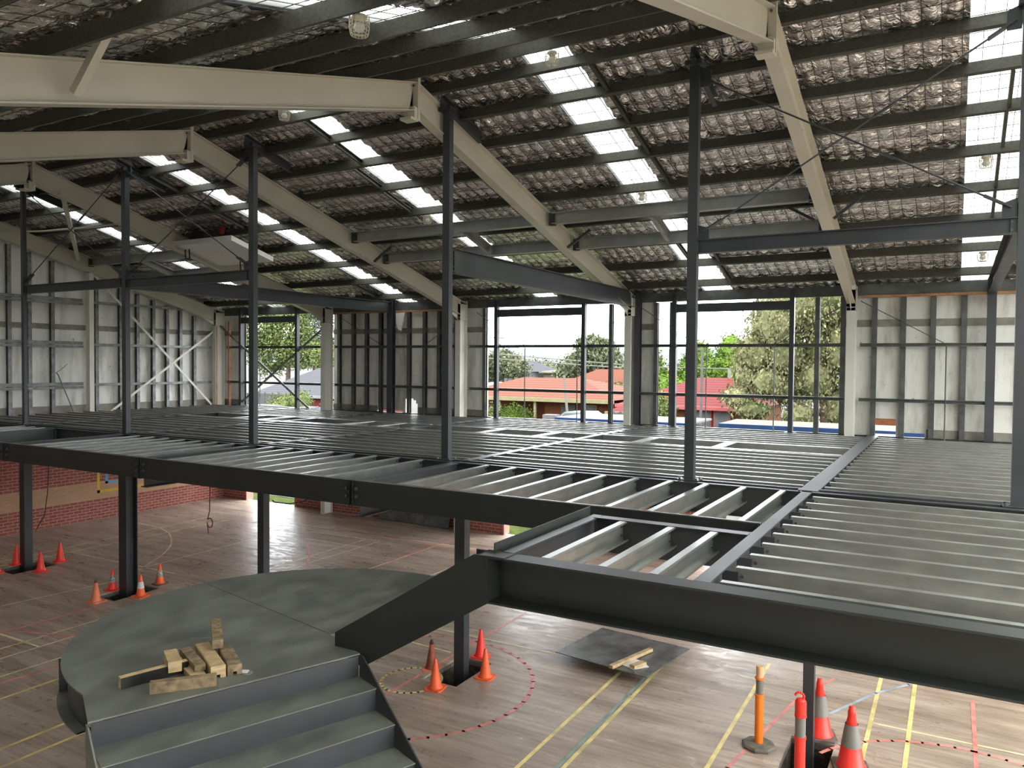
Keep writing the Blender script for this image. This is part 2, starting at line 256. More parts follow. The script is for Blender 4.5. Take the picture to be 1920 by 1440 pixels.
# ---------------------------------------------------------------- mesh builder
class MB:
    def __init__(s): s.v = []; s.f = []; s.mi = []; s.m = 0
    def quadbox(s, c):
        i = len(s.v); s.v += [tuple(p) for p in c]
        for q in ((0, 3, 2, 1), (4, 5, 6, 7), (0, 1, 5, 4), (1, 2, 6, 5), (2, 3, 7, 6), (3, 0, 4, 7)):
            s.f.append(tuple(i + k for k in q)); s.mi.append(s.m)
        return s
    def box(s, x0, x1, y0, y1, z0, z1):
        return s.quadbox([(x0, y0, z0), (x1, y0, z0), (x1, y1, z0), (x0, y1, z0), (x0, y0, z1), (x1, y0, z1), (x1, y1, z1), (x0, y1, z1)])
    def frame(s, p0, p1, upv=(0, 0, 1)):
        p0 = Vector(p0); p1 = Vector(p1); d = (p1 - p0).normalized(); u = Vector(upv)
        a = d.cross(u).normalized(); b = a.cross(d).normalized()
        return p0, p1, a, b
    def sweep(s, prof, p0, p1, upv=(0, 0, 1)):
        """closed 2-D profile (a = side, b = up) run from p0 to p1"""
        p0, p1, a, b = s.frame(p0, p1, upv); n = len(prof); i = len(s.v)
        for p in (p0, p1):
            for (x, y) in prof: s.v.append(tuple(p + a * x + b * y))
        for k in range(n):
            k2 = (k + 1) % n; s.f.append((i + k, i + k2, i + n + k2, i + n + k)); s.mi.append(s.m)
        s.f.append(tuple(i + k for k in range(n))[::-1]); s.mi.append(s.m)
        s.f.append(tuple(i + n + k for k in range(n))); s.mi.append(s.m)
        return s
    def bar(s, p0, p1, w, h, upv=(0, 0, 1)):
        return s.sweep([(-w / 2, -h / 2), (w / 2, -h / 2), (w / 2, h / 2), (-w / 2, h / 2)], p0, p1, upv)
    def cyl(s, p0, p1, r0, r1=None, n=12, cap=True):
        r1 = r0 if r1 is None else r1
        d = Vector(p1) - Vector(p0); upv = (0, 0, 1) if abs(d.normalized().z) < .95 else (0, 1, 0)
        p0, p1, a, b = s.frame(p0, p1, upv); i = len(s.v)
        for p, r in ((p0, r0), (p1, r1)):
            for k in range(n):
                t = 2 * math.pi * k / n; s.v.append(tuple(p + a * math.cos(t) * r + b * math.sin(t) * r))
        for k in range(n):
            k2 = (k + 1) % n; s.f.append((i + k, i + k2, i + n + k2, i + n + k)); s.mi.append(s.m)
        if cap:
            s.f.append(tuple(i + k for k in range(n))[::-1]); s.mi.append(s.m); s.f.append(tuple(i + n + k for k in range(n))); s.mi.append(s.m)
        return s
    def lathe(s, prof, c=(0, 0, 0), n=20):
        i = len(s.v); m = len(prof)
        for (r, z) in prof:
            for k in range(n):
                t = 2 * math.pi * k / n; s.v.append((c[0] + r * math.cos(t), c[1] + r * math.sin(t), c[2] + z))
        for j in range(m - 1):
            for k in range(n):
                k2 = (k + 1) % n; s.f.append((i + j * n + k, i + j * n + k2, i + (j + 1) * n + k2, i + (j + 1) * n + k)); s.mi.append(s.m)
        s.f.append(tuple(i + k for k in range(n))[::-1]); s.mi.append(s.m)
        s.f.append(tuple(i + (m - 1) * n + k for k in range(n))); s.mi.append(s.m)
        return s
    def tube(s, pts, r, n=8):
        for a, b in zip(pts[:-1], pts[1:]): s.cyl(a, b, r, n=n)
        return s
    def prism(s, pts, z0, z1):
        i = len(s.v); n = len(pts)
        for z in (z0, z1):
            for p in pts: s.v.append((p[0], p[1], z))
        for k in range(n):
            k2 = (k + 1) % n; s.f.append((i + k, i + k2, i + n + k2, i + n + k)); s.mi.append(s.m)
        s.f.append(tuple(i + k for k in range(n))[::-1]); s.mi.append(s.m); s.f.append(tuple(i + n + k for k in range(n))); s.mi.append(s.m)
        return s
    def poly3(s, pts, off):
        """planar polygon given thickness along vector off"""
        i = len(s.v); n = len(pts); off = Vector(off)
        for p in pts: s.v.append(tuple(p))
        for p in pts: s.v.append(tuple(Vector(p) + off))
        for k in range(n):
            k2 = (k + 1) % n; s.f.append((i + k, i + k2, i + n + k2, i + n + k)); s.mi.append(s.m)
        s.f.append(tuple(i + k for k in range(n))[::-1]); s.mi.append(s.m); s.f.append(tuple(i + n + k for k in range(n))); s.mi.append(s.m)
        return s
    def build(s, name, mats, parent=None, smooth=False, origin=None):
        if not isinstance(mats, (list, tuple)): mats = [mats]
        v = np.array(s.v, float)
        if parent is not None:
            org = Vector((0, 0, 0)); p = parent
            while p is not None: org += p.location; p = p.parent
            loc = Vector((0, 0, 0))
        else:
            org = Vector(origin) if origin else Vector(((v[:, 0].min() + v[:, 0].max()) / 2, (v[:, 1].min() + v[:, 1].max()) / 2, v[:, 2].min()))
            loc = org
        v = v - np.array(org)
        me = bpy.data.meshes.new(name); me.from_pydata(v.tolist(), [], s.f)
        for m in mats: me.materials.append(m)
        if len(mats) > 1: me.polygons.foreach_set('material_index', s.mi)
        bm = bmesh.new(); bm.from_mesh(me); bmesh.ops.recalc_face_normals(bm, faces=bm.faces); bm.to_mesh(me); bm.free()
        if smooth:
            for p in me.polygons: p.use_smooth = True
        me.update()
        o = bpy.data.objects.new(name, me); COL.objects.link(o); o.location = loc
        if parent is not None: o.parent = parent
        return o
def tag(o, label, cat, group=None):
    o['label'] = label; o['category'] = cat; o['kind'] = 'thing'
    if group: o['group'] = group
    return o
def thing(name, label, cat, loc=(0, 0, 0), group=None):
    o = bpy.data.objects.new(name, None); COL.objects.link(o); o.location = loc; o.empty_display_size = .2
    return tag(o, label, cat, group)
def struct(o): o['kind'] = 'structure'; return o
def dup(root, loc, label, group=None):
    """copy of a thing with copies of its parts and sub-parts"""
    r = root.copy(); COL.objects.link(r); r.location = loc; r['label'] = label
    if group: r['group'] = group
    for ch in list(root.children):
        c = ch.copy(); COL.objects.link(c); c.parent = r
        for g in list(ch.children):
            d = g.copy(); COL.objects.link(d); d.parent = c
    return r
ORD = ['first', 'second', 'third', 'fourth', 'fifth', 'sixth', 'seventh', 'eighth', 'ninth', 'tenth', 'eleventh', 'twelfth', 'thirteenth', 'fourteenth', 'fifteenth', 'sixteenth', 'seventeenth', 'eighteenth', 'nineteenth', 'twentieth']
# steel profiles (a sideways, b up), b=0 is the top
def I_(d, bf, tf=.014, tw=.009):
    return [(-bf/2, 0), (bf/2, 0), (bf/2, -tf), (tw/2, -tf), (tw/2, -d+tf), (bf/2, -d+tf), (bf/2, -d), (-bf/2, -d), (-bf/2, -d+tf), (-tw/2, -d+tf), (-tw/2, -tf), (-bf/2, -tf)]
def C_(d, b, side=1, t=.006, lip=.018):
    """web at a=0, flanges toward +a*side with lips; closed thin outline"""
    q = [(0, 0), (b, 0), (b, -lip), (b-t, -lip), (b-t, -t), (t, -t), (t, -d+t), (b-t, -d+t), (b-t, -d+lip), (b, -d+lip), (b, -d), (0, -d)]
    return [(x*side, y) for x, y in q]
def PFC_(d, b, side=1, tf=.014, tw=.009):
    q = [(0, 0), (b, 0), (b, -tf), (tw, -tf), (tw, -d+tf), (b, -d+tf), (b, -d), (0, -d)]
    return [(x*side, y) for x, y in q]

# ================================================================ FLOOR with pits and court lines
PITS = [(-6.88, -6.27, 9.42, 10.44), (-14.95, -14.31, 9.34, 10.34), (-18.75, -17.97, 9.36, 10.34), (-1.73, -1.21, 9.42, 10.38), (-11.2, -10.6, 9.42, 10.4)]
FX0, FX1, FY0, FY1 = -22.2, 18.2, -.3, 18.5
mb = MB()
xs = sorted({FX0, FX1} | {p[0] for p in PITS} | {p[1] for p in PITS}); ys = sorted({FY0, FY1} | {p[2] for p in PITS} | {p[3] for p in PITS})
for xa, xb in zip(xs[:-1], xs[1:]):
    for ya, yb in zip(ys[:-1], ys[1:]):
        cx, cy = (xa+xb)/2, (ya+yb)/2
        if any(p[0] < cx < p[1] and p[2] < cy < p[3] for p in PITS): continue
        i = len(mb.v); mb.v += [(xa, ya, 0), (xb, ya, 0), (xb, yb, 0), (xa, yb, 0)]; mb.f.append((i, i+1, i+2, i+3)); mb.mi.append(0)
for (xa, xb, ya, yb) in PITS:
    for (zt, zb, mi) in ((0, -.03, 0), (-.03, -.10, 6), (-.10, -.55, 7)):
        for a, b in (((xa, ya), (xb, ya)), ((xb, ya), (xb, yb)), ((xb, yb), (xa, yb)), ((xa, yb), (xa, ya))):
            i = len(mb.v); mb.v += [(a[0], a[1], zt), (b[0], b[1], zt), (b[0], b[1], zb), (a[0], a[1], zb)]; mb.f.append((i, i+1, i+2, i+3)); mb.mi.append(mi)
    i = len(mb.v); mb.v += [(xa, ya, -.55), (xb, ya, -.55), (xb, yb, -.55), (xa, yb, -.55)]; mb.f.append((i, i+1, i+2, i+3)); mb.mi.append(7)
def ribbon(pts, wdt, mi):
    for (a, b) in zip(pts[:-1], pts[1:]):
        a = Vector(a); b = Vector(b); d = (b-a).normalized(); n = Vector((-d.y, d.x))*wdt/2; a2 = a - d*wdt*.3; b2 = b + d*wdt*.3
        i = len(mb.v); z = .0015 + .0004*mi
        mb.v += [(p.x, p.y, z) for p in (a2-n, b2-n, b2+n, a2+n)]; mb.f.append((i, i+1, i+2, i+3)); mb.mi.append(mi)
CR = [[(-16.6, 2.0), (-15.86, 8.02), (-15.61, 10.03)][1:], [(-13.52, 3), (-13.52, 13.8)], [(-13.07, 3), (-13.07, 13.2)], [(-14.28, 7.21), (-13.08, 7.21)], [(-12.42, 3.5), (-12.3, 7.2)],
      [(-19.12, 11.17), (-15.0, 11.25)], [(-19.28, 8.5), (-19.6, 16.0)], [(-18.95, 9.2), (-18.75, 15.86)], [(-20.66, 14.21), (-19.46, 14.1), (-18.7, 13.82), (-18.04, 13.41), (-17.5, 13.0), (-17.1, 12.61), (-16.7, 12.15), (-16.45, 11.77), (-16.2, 11.4), (-15.98, 11.05)],
      [(-16.02, 10.6), (-16.2, 14.63)], [(-16.39, 16.52), (-12.41, 16.67)], [(-15.55, 16.0), (-13.14, 16.08), (-13.16, 13.27)], [(-15.02, 15.28), (-13.17, 15.29)], [(-13.62, 16.07), (-13.57, 13.0)],
      [(-11.6, 16.6), (-11.58, 10.4)], [(-15.75, 16.57), (-8.2, 16.75)], [(-10.09, 13.0), (-10.05, 15.2)], [(-8.6, 11.32), (-4.4, 11.33)], [(-7.93, 10.55), (-7.11, 10.5)], [(-0.87, 11.3), (3.84, 11.35)]]
for l in CR: ribbon(l, .042, 1)
for l in [[(-11.52, 3), (-11.51, 8.4)], [(-10.03, 2), (-10.02, 6.6)], [(-9.58, 2), (-9.57, 6.3)], [(-4.40, 12.4), (-4.37, 4.0)], [(-3.92, 12.4), (-3.90, 4.2)], [(-2.47, 12.7), (-2.43, 6.04)], [(-0.88, 14.5), (-0.88, 6)], [(-0.42, 14.5), (-0.42, 6)]]: ribbon(l, .055, 2)
ribbon([(-6.98 + .44*math.cos(t), 9.28 + .47*math.sin(t)) for t in np.linspace(0, 2*math.pi, 29)], .05, 2)
for l in [[(-14.28, 5.0), (-14.28, 9.24)], [(-14.26, 7.38), (-13.08, 7.81), (-12.2, 8.2)], [(-12.3, 3.6), (-12.0, 6.98)], [(-14.57, 14.87), (-13.77, 14.14), (-13.3, 13.6), (-12.95, 13.17)], [(-13.46, 16.47), (-10.26, 16.48)], [(-11.61, 17.17), (-11.63, 14.5)],
          [(-6.96, 7.6), (-7.0, 10.5), (-7.02, 12.94)], [(-1.5, 12.6), (-1.85, 11.6), (-2.24, 9.15), (-2.5, 7.5)], [(0.32, 12.8), (0.32, 8.66)]]: ribbon(l, .05, 3)
ribbon([(-7.0 + 1.84*math.cos(t), 9.28 + 1.86*math.sin(t)) for t in np.linspace(-math.pi/2, math.pi/2 + .6, 30)], .055, 3)
ribbon([(.25 + 1.75*math.cos(t), 9.35 + 1.75*math.sin(t)) for t in np.linspace(.3, 2.7, 24)], .05, 3)
ribbon([(-0.3, 13.3), (-0.5, 12.94), (-0.9, 12.36), (-1.41, 11.25), (-1.7, 10.6)], .05, 4)
ribbon([(-4.0, 12.0), (-3.96, 5.5)], .045, 5)
struct(mb.build('floor', [FLOOR, LCREAM, LYEL, LPINK, LBLUE, LTEAL, CONC, DIRT], origin=(0, 0, 0)))

# ================================================================ WALLS
RS = .2725                                  # roof slope
def rz(y): return 8.87 - RS*abs(y - 9.3)    # top of the rafters
# brick, far wall with door openings  (x0,x1) open from 0 to z
mb = MB(); DOORS = [(-20.95, -18.62, 2.35), (-10.78, -8.7, 2.35), (-5.25, -2.2, 2.6)]
x = -22.3
for (a, b, zt) in DOORS:
    mb.box(x, a, 18.5, 18.73, 0, 3.02); mb.box(a, b, 18.5, 18.73, zt, 3.02); x = b
mb.box(x, 18.2, 18.5, 18.73, 0, 3.02)
struct(mb.build('wall_back', BRICKX, origin=(0, 18.5, 0)))
# brick left wall
mb = MB(); mb.box(-22.35, -22.1, -.3, 18.5, 0, 3.02)
struct(mb.build('wall_left', BRICKY, origin=(-22.1, 0, 0)))
# door frames (salmon painted jambs)
k = 0
for (a, b, zt) in DOORS:
    k += 1; mb = MB(); mb.box(a, a+.05, 18.46, 18.76, 0, zt); mb.box(b-.05, b, 18.46, 18.76, 0, zt); mb.box(a, b, 18.46, 18.76, zt-.05, zt)
    struct(mb.build('trim_%d' % k, mat('salmon_door_frame_%d' % k, (0.50, 0.20, 0.16, 1), .6)))
# cladding far wall with its torn holes
mb = MB()
HOLES = [(-15.32, -14.38, 3.06, 3.30), (-14.26, -14.16, 3.3, 3.66), (-14.16, -14.08, 3.3, 3.60), (-14.08, -13.98, 3.3, 3.67), (-13.98, -13.88, 3.3, 3.62), (-13.88, -13.82, 3.3, 3.52), (-14.26, -13.82, 3.1, 3.3), (-1.56, -1.08, 3.06, 3.62), (-.98, -.53, 3.06, 3.33)]
def clad(x0, x1, z0, z1):
    X = sorted({x0, x1} | {v for h in HOLES for v in h[:2] if x0 < v < x1}); Zs = sorted({z0, z1} | {v for h in HOLES for v in h[2:] if z0 < v < z1})
    for a, b in zip(X[:-1], X[1:]):
        for c, d in zip(Zs[:-1], Zs[1:]):
            mx, mz = (a+b)/2, (c+d)/2
            if any(h[0] < mx < h[1] and h[2] < mz < h[3] for h in HOLES): continue
            mb.box(a, b, 18.62, 18.66, c, d)
for (a, b) in ((-22.3, -21.2), (-17.1, -11.4), (-7.15, -6.5), (-2.2, 18.2)):
    mb.m = 0; clad(a, b, 3.02, 6.30); mb.m = 1
    mb.box(a, b, 18.59, 18.63, 5.61, 5.76)
for (a, b) in ((-22.3, -21.2), (-17.1, -15.34), (-13.8, -11.4), (-.5, 18.2)): mb.box(a, b, 18.59, 18.63, 3.02, 3.42)
struct(mb.build('wall_back_upper', [CLAD, BAND], origin=(0, 18.6, 3)))
# cladding of the gable end (left)
mb = MB()
for (ya, yb) in zip(np.linspace(-1.0, 18.6, 8)[:-1], np.linspace(-1.0, 18.6, 8)[1:]):
    for (p, q) in (((ya, yb),) if not (ya < 9.3 < yb) else ((ya, 9.3), (9.3, yb))):
        mb.poly3([(-22.34, p, 3.02), (-22.34, q, 3.02), (-22.34, q, rz(q)+.2), (-22.34, p, rz(p)+.2)], (-.04, 0, 0))
mb.m = 1; mb.box(-22.34, -22.31, -1, 18.6, 5.61, 5.76); mb.box(-22.34, -22.31, -1, 18.6, 3.02, 3.42)
struct(mb.build('wall_left_upper', [CLAD, BAND], origin=(-22.3, 0, 3)))
# battens at the eave
mb = MB()
for (a, b) in ((-17.0, -12.2), (-1.8, 4)): mb.box(a, b, 18.46, 18.56, 6.235, 6.285)
struct(mb.build('trim_4', FASC))
mb = MB(); mb.box(-22.0, -21.93, 18.05, 18.12, 3.02, 6.1); mb.box(-21.62, -21.56, 18.3, 18.38, 3.02, 6.1)
struct(mb.build('trim_5', FASC))

# near wall behind the viewer; right gable wall left off to let in daylight
mb = MB(); mb.m = 0; mb.box(-22.3, -9, -.30, -.26, 0, 6.5); mb.box(-9, 3.0, -.30, -.26, 0, 6.5); mb.box(3.0, 18.2, -.30, -.26, 0, 6.5)
struct(mb.build('wall_front', [CLAD], origin=(0, -.3, 0)))
# ---- wall studs and girts
bays = {'torn hole bay of far wall': [-16.86, -16.28, -15.75, -15.2, -14.13, -13.56, -13.05, -12.45],
        'middle window opening': [-11.49, -7.70, -7.22], 'right window opening': [-6.5, -6.10, -2.74, -2.21],
        'right solid bay of far wall': [-1.58, -1.02, -.46, .10, 1.2, 1.76], 'left window opening': [-21.15, -20.75, -17.42]}
proto = None
for bn, lst in bays.items():
    for j, x in enumerate(lst):
        lab = 'dark grey vertical wall stud, %s, %s from the left' % (bn, ORD[j])
        if proto is None:
            b_ = MB(); b_.sweep(C_(.11, .10, 1, .005, .02), (x, 18.49, 3.02), (x, 18.49, 6.28), (0, -1, 0)); proto = b_.build('wall_stud', STUD, origin=(x, 18.55, 3.02)); tag(proto, lab, 'wall stud', 'wall studs of the far wall')
        else:
            o = proto.copy(); COL.objects.link(o); o.location.x = x; o['label'] = lab
GX = [(-21.75, -17.15, 'left window opening'), (-16.85, -12.1, 'solid bay with the torn hole'), (-11.85, -7.12, 'middle window opening'), (-6.88, -2.1, 'right window opening'), (-1.8, 3.0, 'right solid bay')]
for (a, b, nm) in GX:
    for z, zn in ((5.21, 'upper'), (4.03, 'lower')):
        b_ = MB(); b_.sweep(C_(.075, .075, 1, .004, .015), (a, 18.38, z+.035), (b, 18.38, z+.035)); 
        tag(b_.build('wall_girt', STUD), '%s horizontal wall rail crossing the %s' % (zn, nm), 'wall rail', 'horizontal wall rails')
for x, nm in ((-20.15, 'left window opening, beside the left cross brace'), (-14.93, 'solid bay, left of the new wall column'), (-13.41, 'solid bay, right of the torn hole'), (-10.07, 'middle window opening, left one'), (-8.52, 'middle window opening, right one'), (-5.14, 'right window opening, left one'), (-3.58, 'right window opening, right one'), (-.16, 'right solid bay')):
    b_ = MB(); b_.cyl((x, 18.37, 3.1), (x, 18.37, 5.2), .014, n=8)
    tag(b_.build('sag_rod', STUD), 'thin upright steel rod below the upper rail, %s' % nm, 'steel rod', 'upright rods between the wall rails')
for (x0, z0, x1, z1, nm) in ((-16.75, 6.2, -15.0, 5.26, 'down from the left of the solid bay'), (-12.05, 6.03, -13.42, 5.24, 'down from the right of the solid bay'), (-11.6, 6.15, -10.07, 5.23, 'from the left of the middle window'), (-7.12, 6.02, -8.53, 5.2, 'from the right of the middle window'), (-6.85, 6.2, -5.3, 5.18, 'from the left of the right window'), (-2.1, 6.1, -3.6, 5.2, 'from the right of the right window'), (-1.8, 6.16, -.2, 5.24, 'across the right solid bay'), (-17.1, 6.1, -18.4, 5.3, 'from the right of the left window')):
    b_ = MB(); b_.cyl((x0, 18.36, z0), (x1, 18.36, z1), .010, n=6)
    tag(b_.build('tension_rod', STUD), 'thin sloping rod to the upper rail, %s' % nm, 'steel rod', 'sloping rods of the far wall')
# gable end studs and girts
j = 0; proto = None
for y in (11.0, 11.59, 12.12, 12.75, 14.05, 14.82, 15.39, 15.94, 16.44, 16.94, 17.48):
    zt = rz(y) - .40; b_ = MB(); b_.sweep(C_(.11, .10, -1, .005, .02), (-22.19, y, 3.02), (-22.19, y, zt), (1, 0, 0))
    tag(b_.build('wall_stud', STUDL), 'mottled galvanised upright stud on the gable wall, %s from the left' % ORD[j], 'wall stud', 'upright studs of the gable wall'); j += 1
for z in (5.18, 4.0, 6.42):
    zn = {5.18: 'middle', 4.0: 'lowest', 6.42: 'top'}[z]
    b_ = MB(); b_.sweep(C_(.075, .07, -1, .004, .015), (-22.08, 13.80, z+.05), (-22.08, 18.0 if z < 6 else 17.2, z+.05)); tag(b_.build('wall_girt', STUDL), '%s rail right of the gable wall column' % zn, 'wall rail', 'gable wall rails')
    b_ = MB(); b_.sweep(C_(.09, .07, -1, .004, .02), (-22.08, 6, z+.09), (-22.08, 13.5, z+.09)); b_.sweep(C_(.07, .07, -1, .004, .02), (-22.06, 6, z-.02), (-22.06, 13.5, z-.02))
    tag(b_.build('wall_girt', STUDL), '%s double rail left of the gable wall column' % zn, 'wall rail', 'gable wall rails')
b_ = MB(); b_.sweep(I_(.25, .14), (-22.0, 13.62, 3.02), (-22.0, 13.62, rz(13.62)-.4), (0, -1, 0))
b_ = MB(); b_.sweep([(-.09, -.07), (.09, -.07), (.09, .07), (-.09, .07)], (-22.0, 13.66, 3.02), (-22.0, 13.66, rz(13.62)-.42), (0, 1, 0))
tag(b_.build('gable_column', CREAMC), 'pale cream steel post in the middle of the gable wall', 'steel column')
# cross braces
def flat(p0, p1, wd, lab, mt=CREAMC, nrm=(1, 0, 0), grp='flat cross braces'):
    b_ = MB(); b_.bar(p0, p1, .012, wd, tuple(Vector(nrm).cross((Vector(p1)-Vector(p0)).normalized()))); return tag(b_.build('cross_brace', mt), lab, 'brace', grp)
flat((-22.02, 13.8, 7.25), (-22.02, 17.95, 3.25), .07, 'pale flat brace sloping down to the right on the gable wall')
flat((-22.0, 14.3, 3.2), (-22.0, 18.3, 5.93), .07, 'pale flat brace rising to the right on the gable wall')
flat((-21.9, 18.2, 5.95), (-17.7, 18.2, 3.2), .07, 'grey flat brace falling to the right across the left window', nrm=(0, 1, 0), mt=STUDL)
flat((-17.1, 18.22, 5.85), (-21.4, 18.22, 3.0), .07, 'grey flat brace rising to the right across the left window', nrm=(0, 1, 0), mt=STUDL)

# ================================================================ PORTAL FRAMES
FR = [(-21.95, 'gable end'), (-17.0, 'second from the gable wall'), (-12.0, 'third from the gable wall'), (-7.0, 'between the middle and right windows'), (-1.95, 'right of the right window'), (3.05, 'just beyond the right edge'), (8.05, 'second beyond the right edge'), (13.05, 'third beyond the right edge')]
D = .40
for X, nm in FR:
    t = thing('portal_frame', 'cream steel portal frame, %s' % nm, 'portal frame', (X, 18.2, 0), 'cream portal frames')
    cm = CREAMC if X > -15 else CREAM
    b_ = MB(); b_.sweep([(a, b) for a, b in I_(.36, .17)], (X, 18.0, 3.02 if X < -20 else 0), (X, 18.0, rz(18.0)-.02), (0, -1, 0)); b_.build('column', CREAMC, t)
    for sgn, ye in ((1, 18.36), (-1, .24)):
        b_ = MB(); b_.sweep(I_(D, .17), (X, 9.3, 8.87), (X, ye, rz(ye)), (0, 0, 1)); b_.build('rafter', CREAM, t)
    b_ = MB(); b_.box(X-.10, X+.10, 9.27, 9.33, 8.30, 8.93); b_.box(X-.10, X+.10, 9.10, 9.27, 8.28, 8.32); b_.box(X-.09, X+.09, 9.2, 9.27, 8.32, 8.48); b_.build('apex_plate', CREAM, t)
    b_ = MB(); b_.poly3([(X-.005, 18.0, rz(18.0)-.38), (X-.005, 17.35, rz(17.35)-.40), (X-.005, 18.0, rz(18)-.56)], (.01, 0, 0)); b_.box(X-.085, X+.085, 17.99, 18.37, rz(18.2)-.45, rz(18.2)-.43); b_.box(X-.088, X+.088, 18.0, 18.37, rz(18.37)-.46, rz(18.37)-.02); b_.build('haunch_plate', CREAM, t)
    b_ = MB(); b_.sweep([(a, b) for a, b in I_(.36, .17)], (X, .02, 0), (X, .02, rz(.2)-.2), (0, -1, 0)); b_.build('column', CREAMC, t)
    if X > -22: 
        b_ = MB()
        for zz in (8.36, 8.8): b_.cyl((X-.05, 9.24, zz), (X-.05, 9.22, zz), .018, n=6); b_.cyl((X+.05, 9.24, zz), (X+.05, 9.22, zz), .018, n=6)
        b_.build('bolt', BOLT, t)
    if X in (-17.0, -7.0, -1.95, -12.0):
        b_ = MB(); ys_ = {-17.0: 11.6, -7.0: 14.3, -1.95: 11.15, -12.0: 14.0}[X]
        b_.sweep([(-.088, .003), (.088, .003), (.088, -.004), (-.088, -.004)], (X, ys_, rz(ys_)-D-.002), (X, ys_+.05, rz(ys_+.05)-D-.002)); b_.build('red_mark', RUST, t)
# diagonal fly brace on the near half of the middle frame, and small ones below the new twin beams
def flybrace(p0, p1, lab, mt=CREAM, wd=.05):
    b_ = MB(); b_.bar(p0, p1, wd, wd); tag(b_.build('fly_brace', mt), lab, 'brace', 'short braces from rafter to purlin')
flybrace((-6.88, 4.15, 7.14), (-6.45, 4.20, 7.66), 'cream short brace from the left rafter up to a purlin', CREAM, .075)
flybrace((-6.85, 14.25, 7.10), (-6.35, 14.25, 7.42), 'small brace right of the frame between the windows', OLDGALV)
flybrace((-11.85, 14.25, 7.10), (-11.35, 14.25, 7.42), 'small brace right of the third frame', OLDGALV)
flybrace((-1.8, 13.9, 7.2), (-1.35, 13.9, 7.55), 'dark brace right of the right frame', DARK, .045)
flybrace((-2.1, 13.9, 7.2), (-2.6, 13.9, 7.5), 'dark brace left of the right frame', DARK, .045)
flybrace((-16.9, 9.9, 8.35), (-21.8, 13.2, 7.62), 'long pale strut under the roof between the second frame and the gable', CREAM, .09)

# ================================================================ ROOF: purlins, foil, skylights, wires
FARY = [9.60, 10.32, 11.15, 12.06, 13.13, 14.26, 15.37, 16.57, 17.74]
NEARY = [8.93, 8.08, 7.13, 6.26, 5.13, 3.93, 2.8, 1.6, .45]
nrm_far = Vector((0, RS, 1)).normalized(); nrm_near = Vector((0, -RS, 1)).normalized()
for side, lst, nv, sn in ((1, FARY, nrm_far, 'far slope'), (-1, NEARY, nrm_near, 'near slope')):
    for j, y in enumerate(lst):
        b_ = MB(); z = rz(y)
        top = Vector((0, y, z)) + nv*.155
        b_.sweep([(-a, b) for a, b in C_(.155, .062, 1, .005, .018)], (-22.2, top.y, top.z), (18.1, top.y, top.z), tuple(nv))
        tag(b_.build('roof_purlin', OLDGALV), 'long weathered roof purlin on the %s, %s from the ridge' % (sn, ORD[j]), 'purlin', 'roof purlins')
b_ = MB(); b_.sweep([(-a, b) for a, b in PFC_(.24, .08)], (-22.2, 18.50, 6.53), (18.1, 18.50, 6.53)); tag(b_.build('eave_purlin', STUD), 'dark grey eave beam along the top of the far wall', 'purlin')
b_ = MB(); b_.sweep([(-a, b) for a, b in PFC_(.24, .08)], (-22.2, .2, 6.4), (18.1, .2, 6.4)); tag(b_.build('eave_purlin', STUD), 'eave beam along the top of the near wall', 'purlin')
# purlin cleats on the rafters
SKX = [(-19.82, -19.13), (-14.46, -13.75), (-9.87, -9.17), (-5.30, -4.58), (.07, .79)]
def insky(x): return any(a < x < b for a, b in SKX)
def foilslope(side):
    """draped foil pillows between the mesh wires"""
    vs = []; fs = []; L = 9.52 if side > 0 else 9.45
    xsegs = []; x = -22.3
    for a, b in SKX: xsegs.append((x, a)); x = b
    xsegs.append((x, 1.8))
    for (xa, xb) in xsegs:
        nx = max(2, int((xb-xa)/.0525)+1); ny = int(L/.06)+1
        X = np.linspace(xa, xb, nx); U = np.linspace(0.02, L, ny); XX, UU = np.meshgrid(X, U, indexing='ij')
        YY = 9.3 + side*UU
        px = np.abs(np.sin(np.pi*XX/.21)); py = np.abs(np.sin(np.pi*(UU-.1)/.30))
        ph = RNG.random((400, 60)); ci = ((XX+25)/.21).astype(int) % 400; cj = (UU/.30).astype(int) % 60
        amp = .030 + .040*ph[ci, cj]
        off = .185 - amp*(px**.7)*(py**.6)
        off -= .012*np.sin(XX*31 + 3*np.sin(UU*5))*np.sin(UU*17+XX*3)*.6
        cre = .008*np.sin(XX*95 + 6*np.sin(UU*7 + XX*2)) ; off += cre
        base = 8.87 - RS*UU
        i0 = sum(len(v) for v in vs)
        P_ = np.stack([XX, YY + side*off*.26, base + off*.965], -1).reshape(-1, 3); vs.append(P_)
        I = (np.arange(nx-1)[:, None]*ny + np.arange(ny-1)[None, :]).reshape(-1) + i0
        q = np.stack([I, I+ny, I+ny+1, I+1], -1); fs.append(q)
    V = np.concatenate(vs); Fq = np.concatenate(fs)
    me = bpy.data.meshes.new('ceiling'); me.vertices.add(len(V)); me.vertices.foreach_set('co', V.reshape(-1)); me.loops.add(Fq.size); me.loops.foreach_set('vertex_index', Fq.reshape(-1).astype(np.int32))
    me.polygons.add(len(Fq)); me.polygons.foreach_set('loop_start', (np.arange(len(Fq))*4).astype(np.int32)); me.polygons.foreach_set('loop_total', np.full(len(Fq), 4, np.int32))
    me.polygons.foreach_set('use_smooth', np.ones(len(Fq), bool)); me.update(calc_edges=True); me.validate(); me.materials.append(FOIL)
    o = bpy.data.objects.new('ceiling', me); COL.objects.link(o); struct(o)
foilslope(1); foilslope(-1)
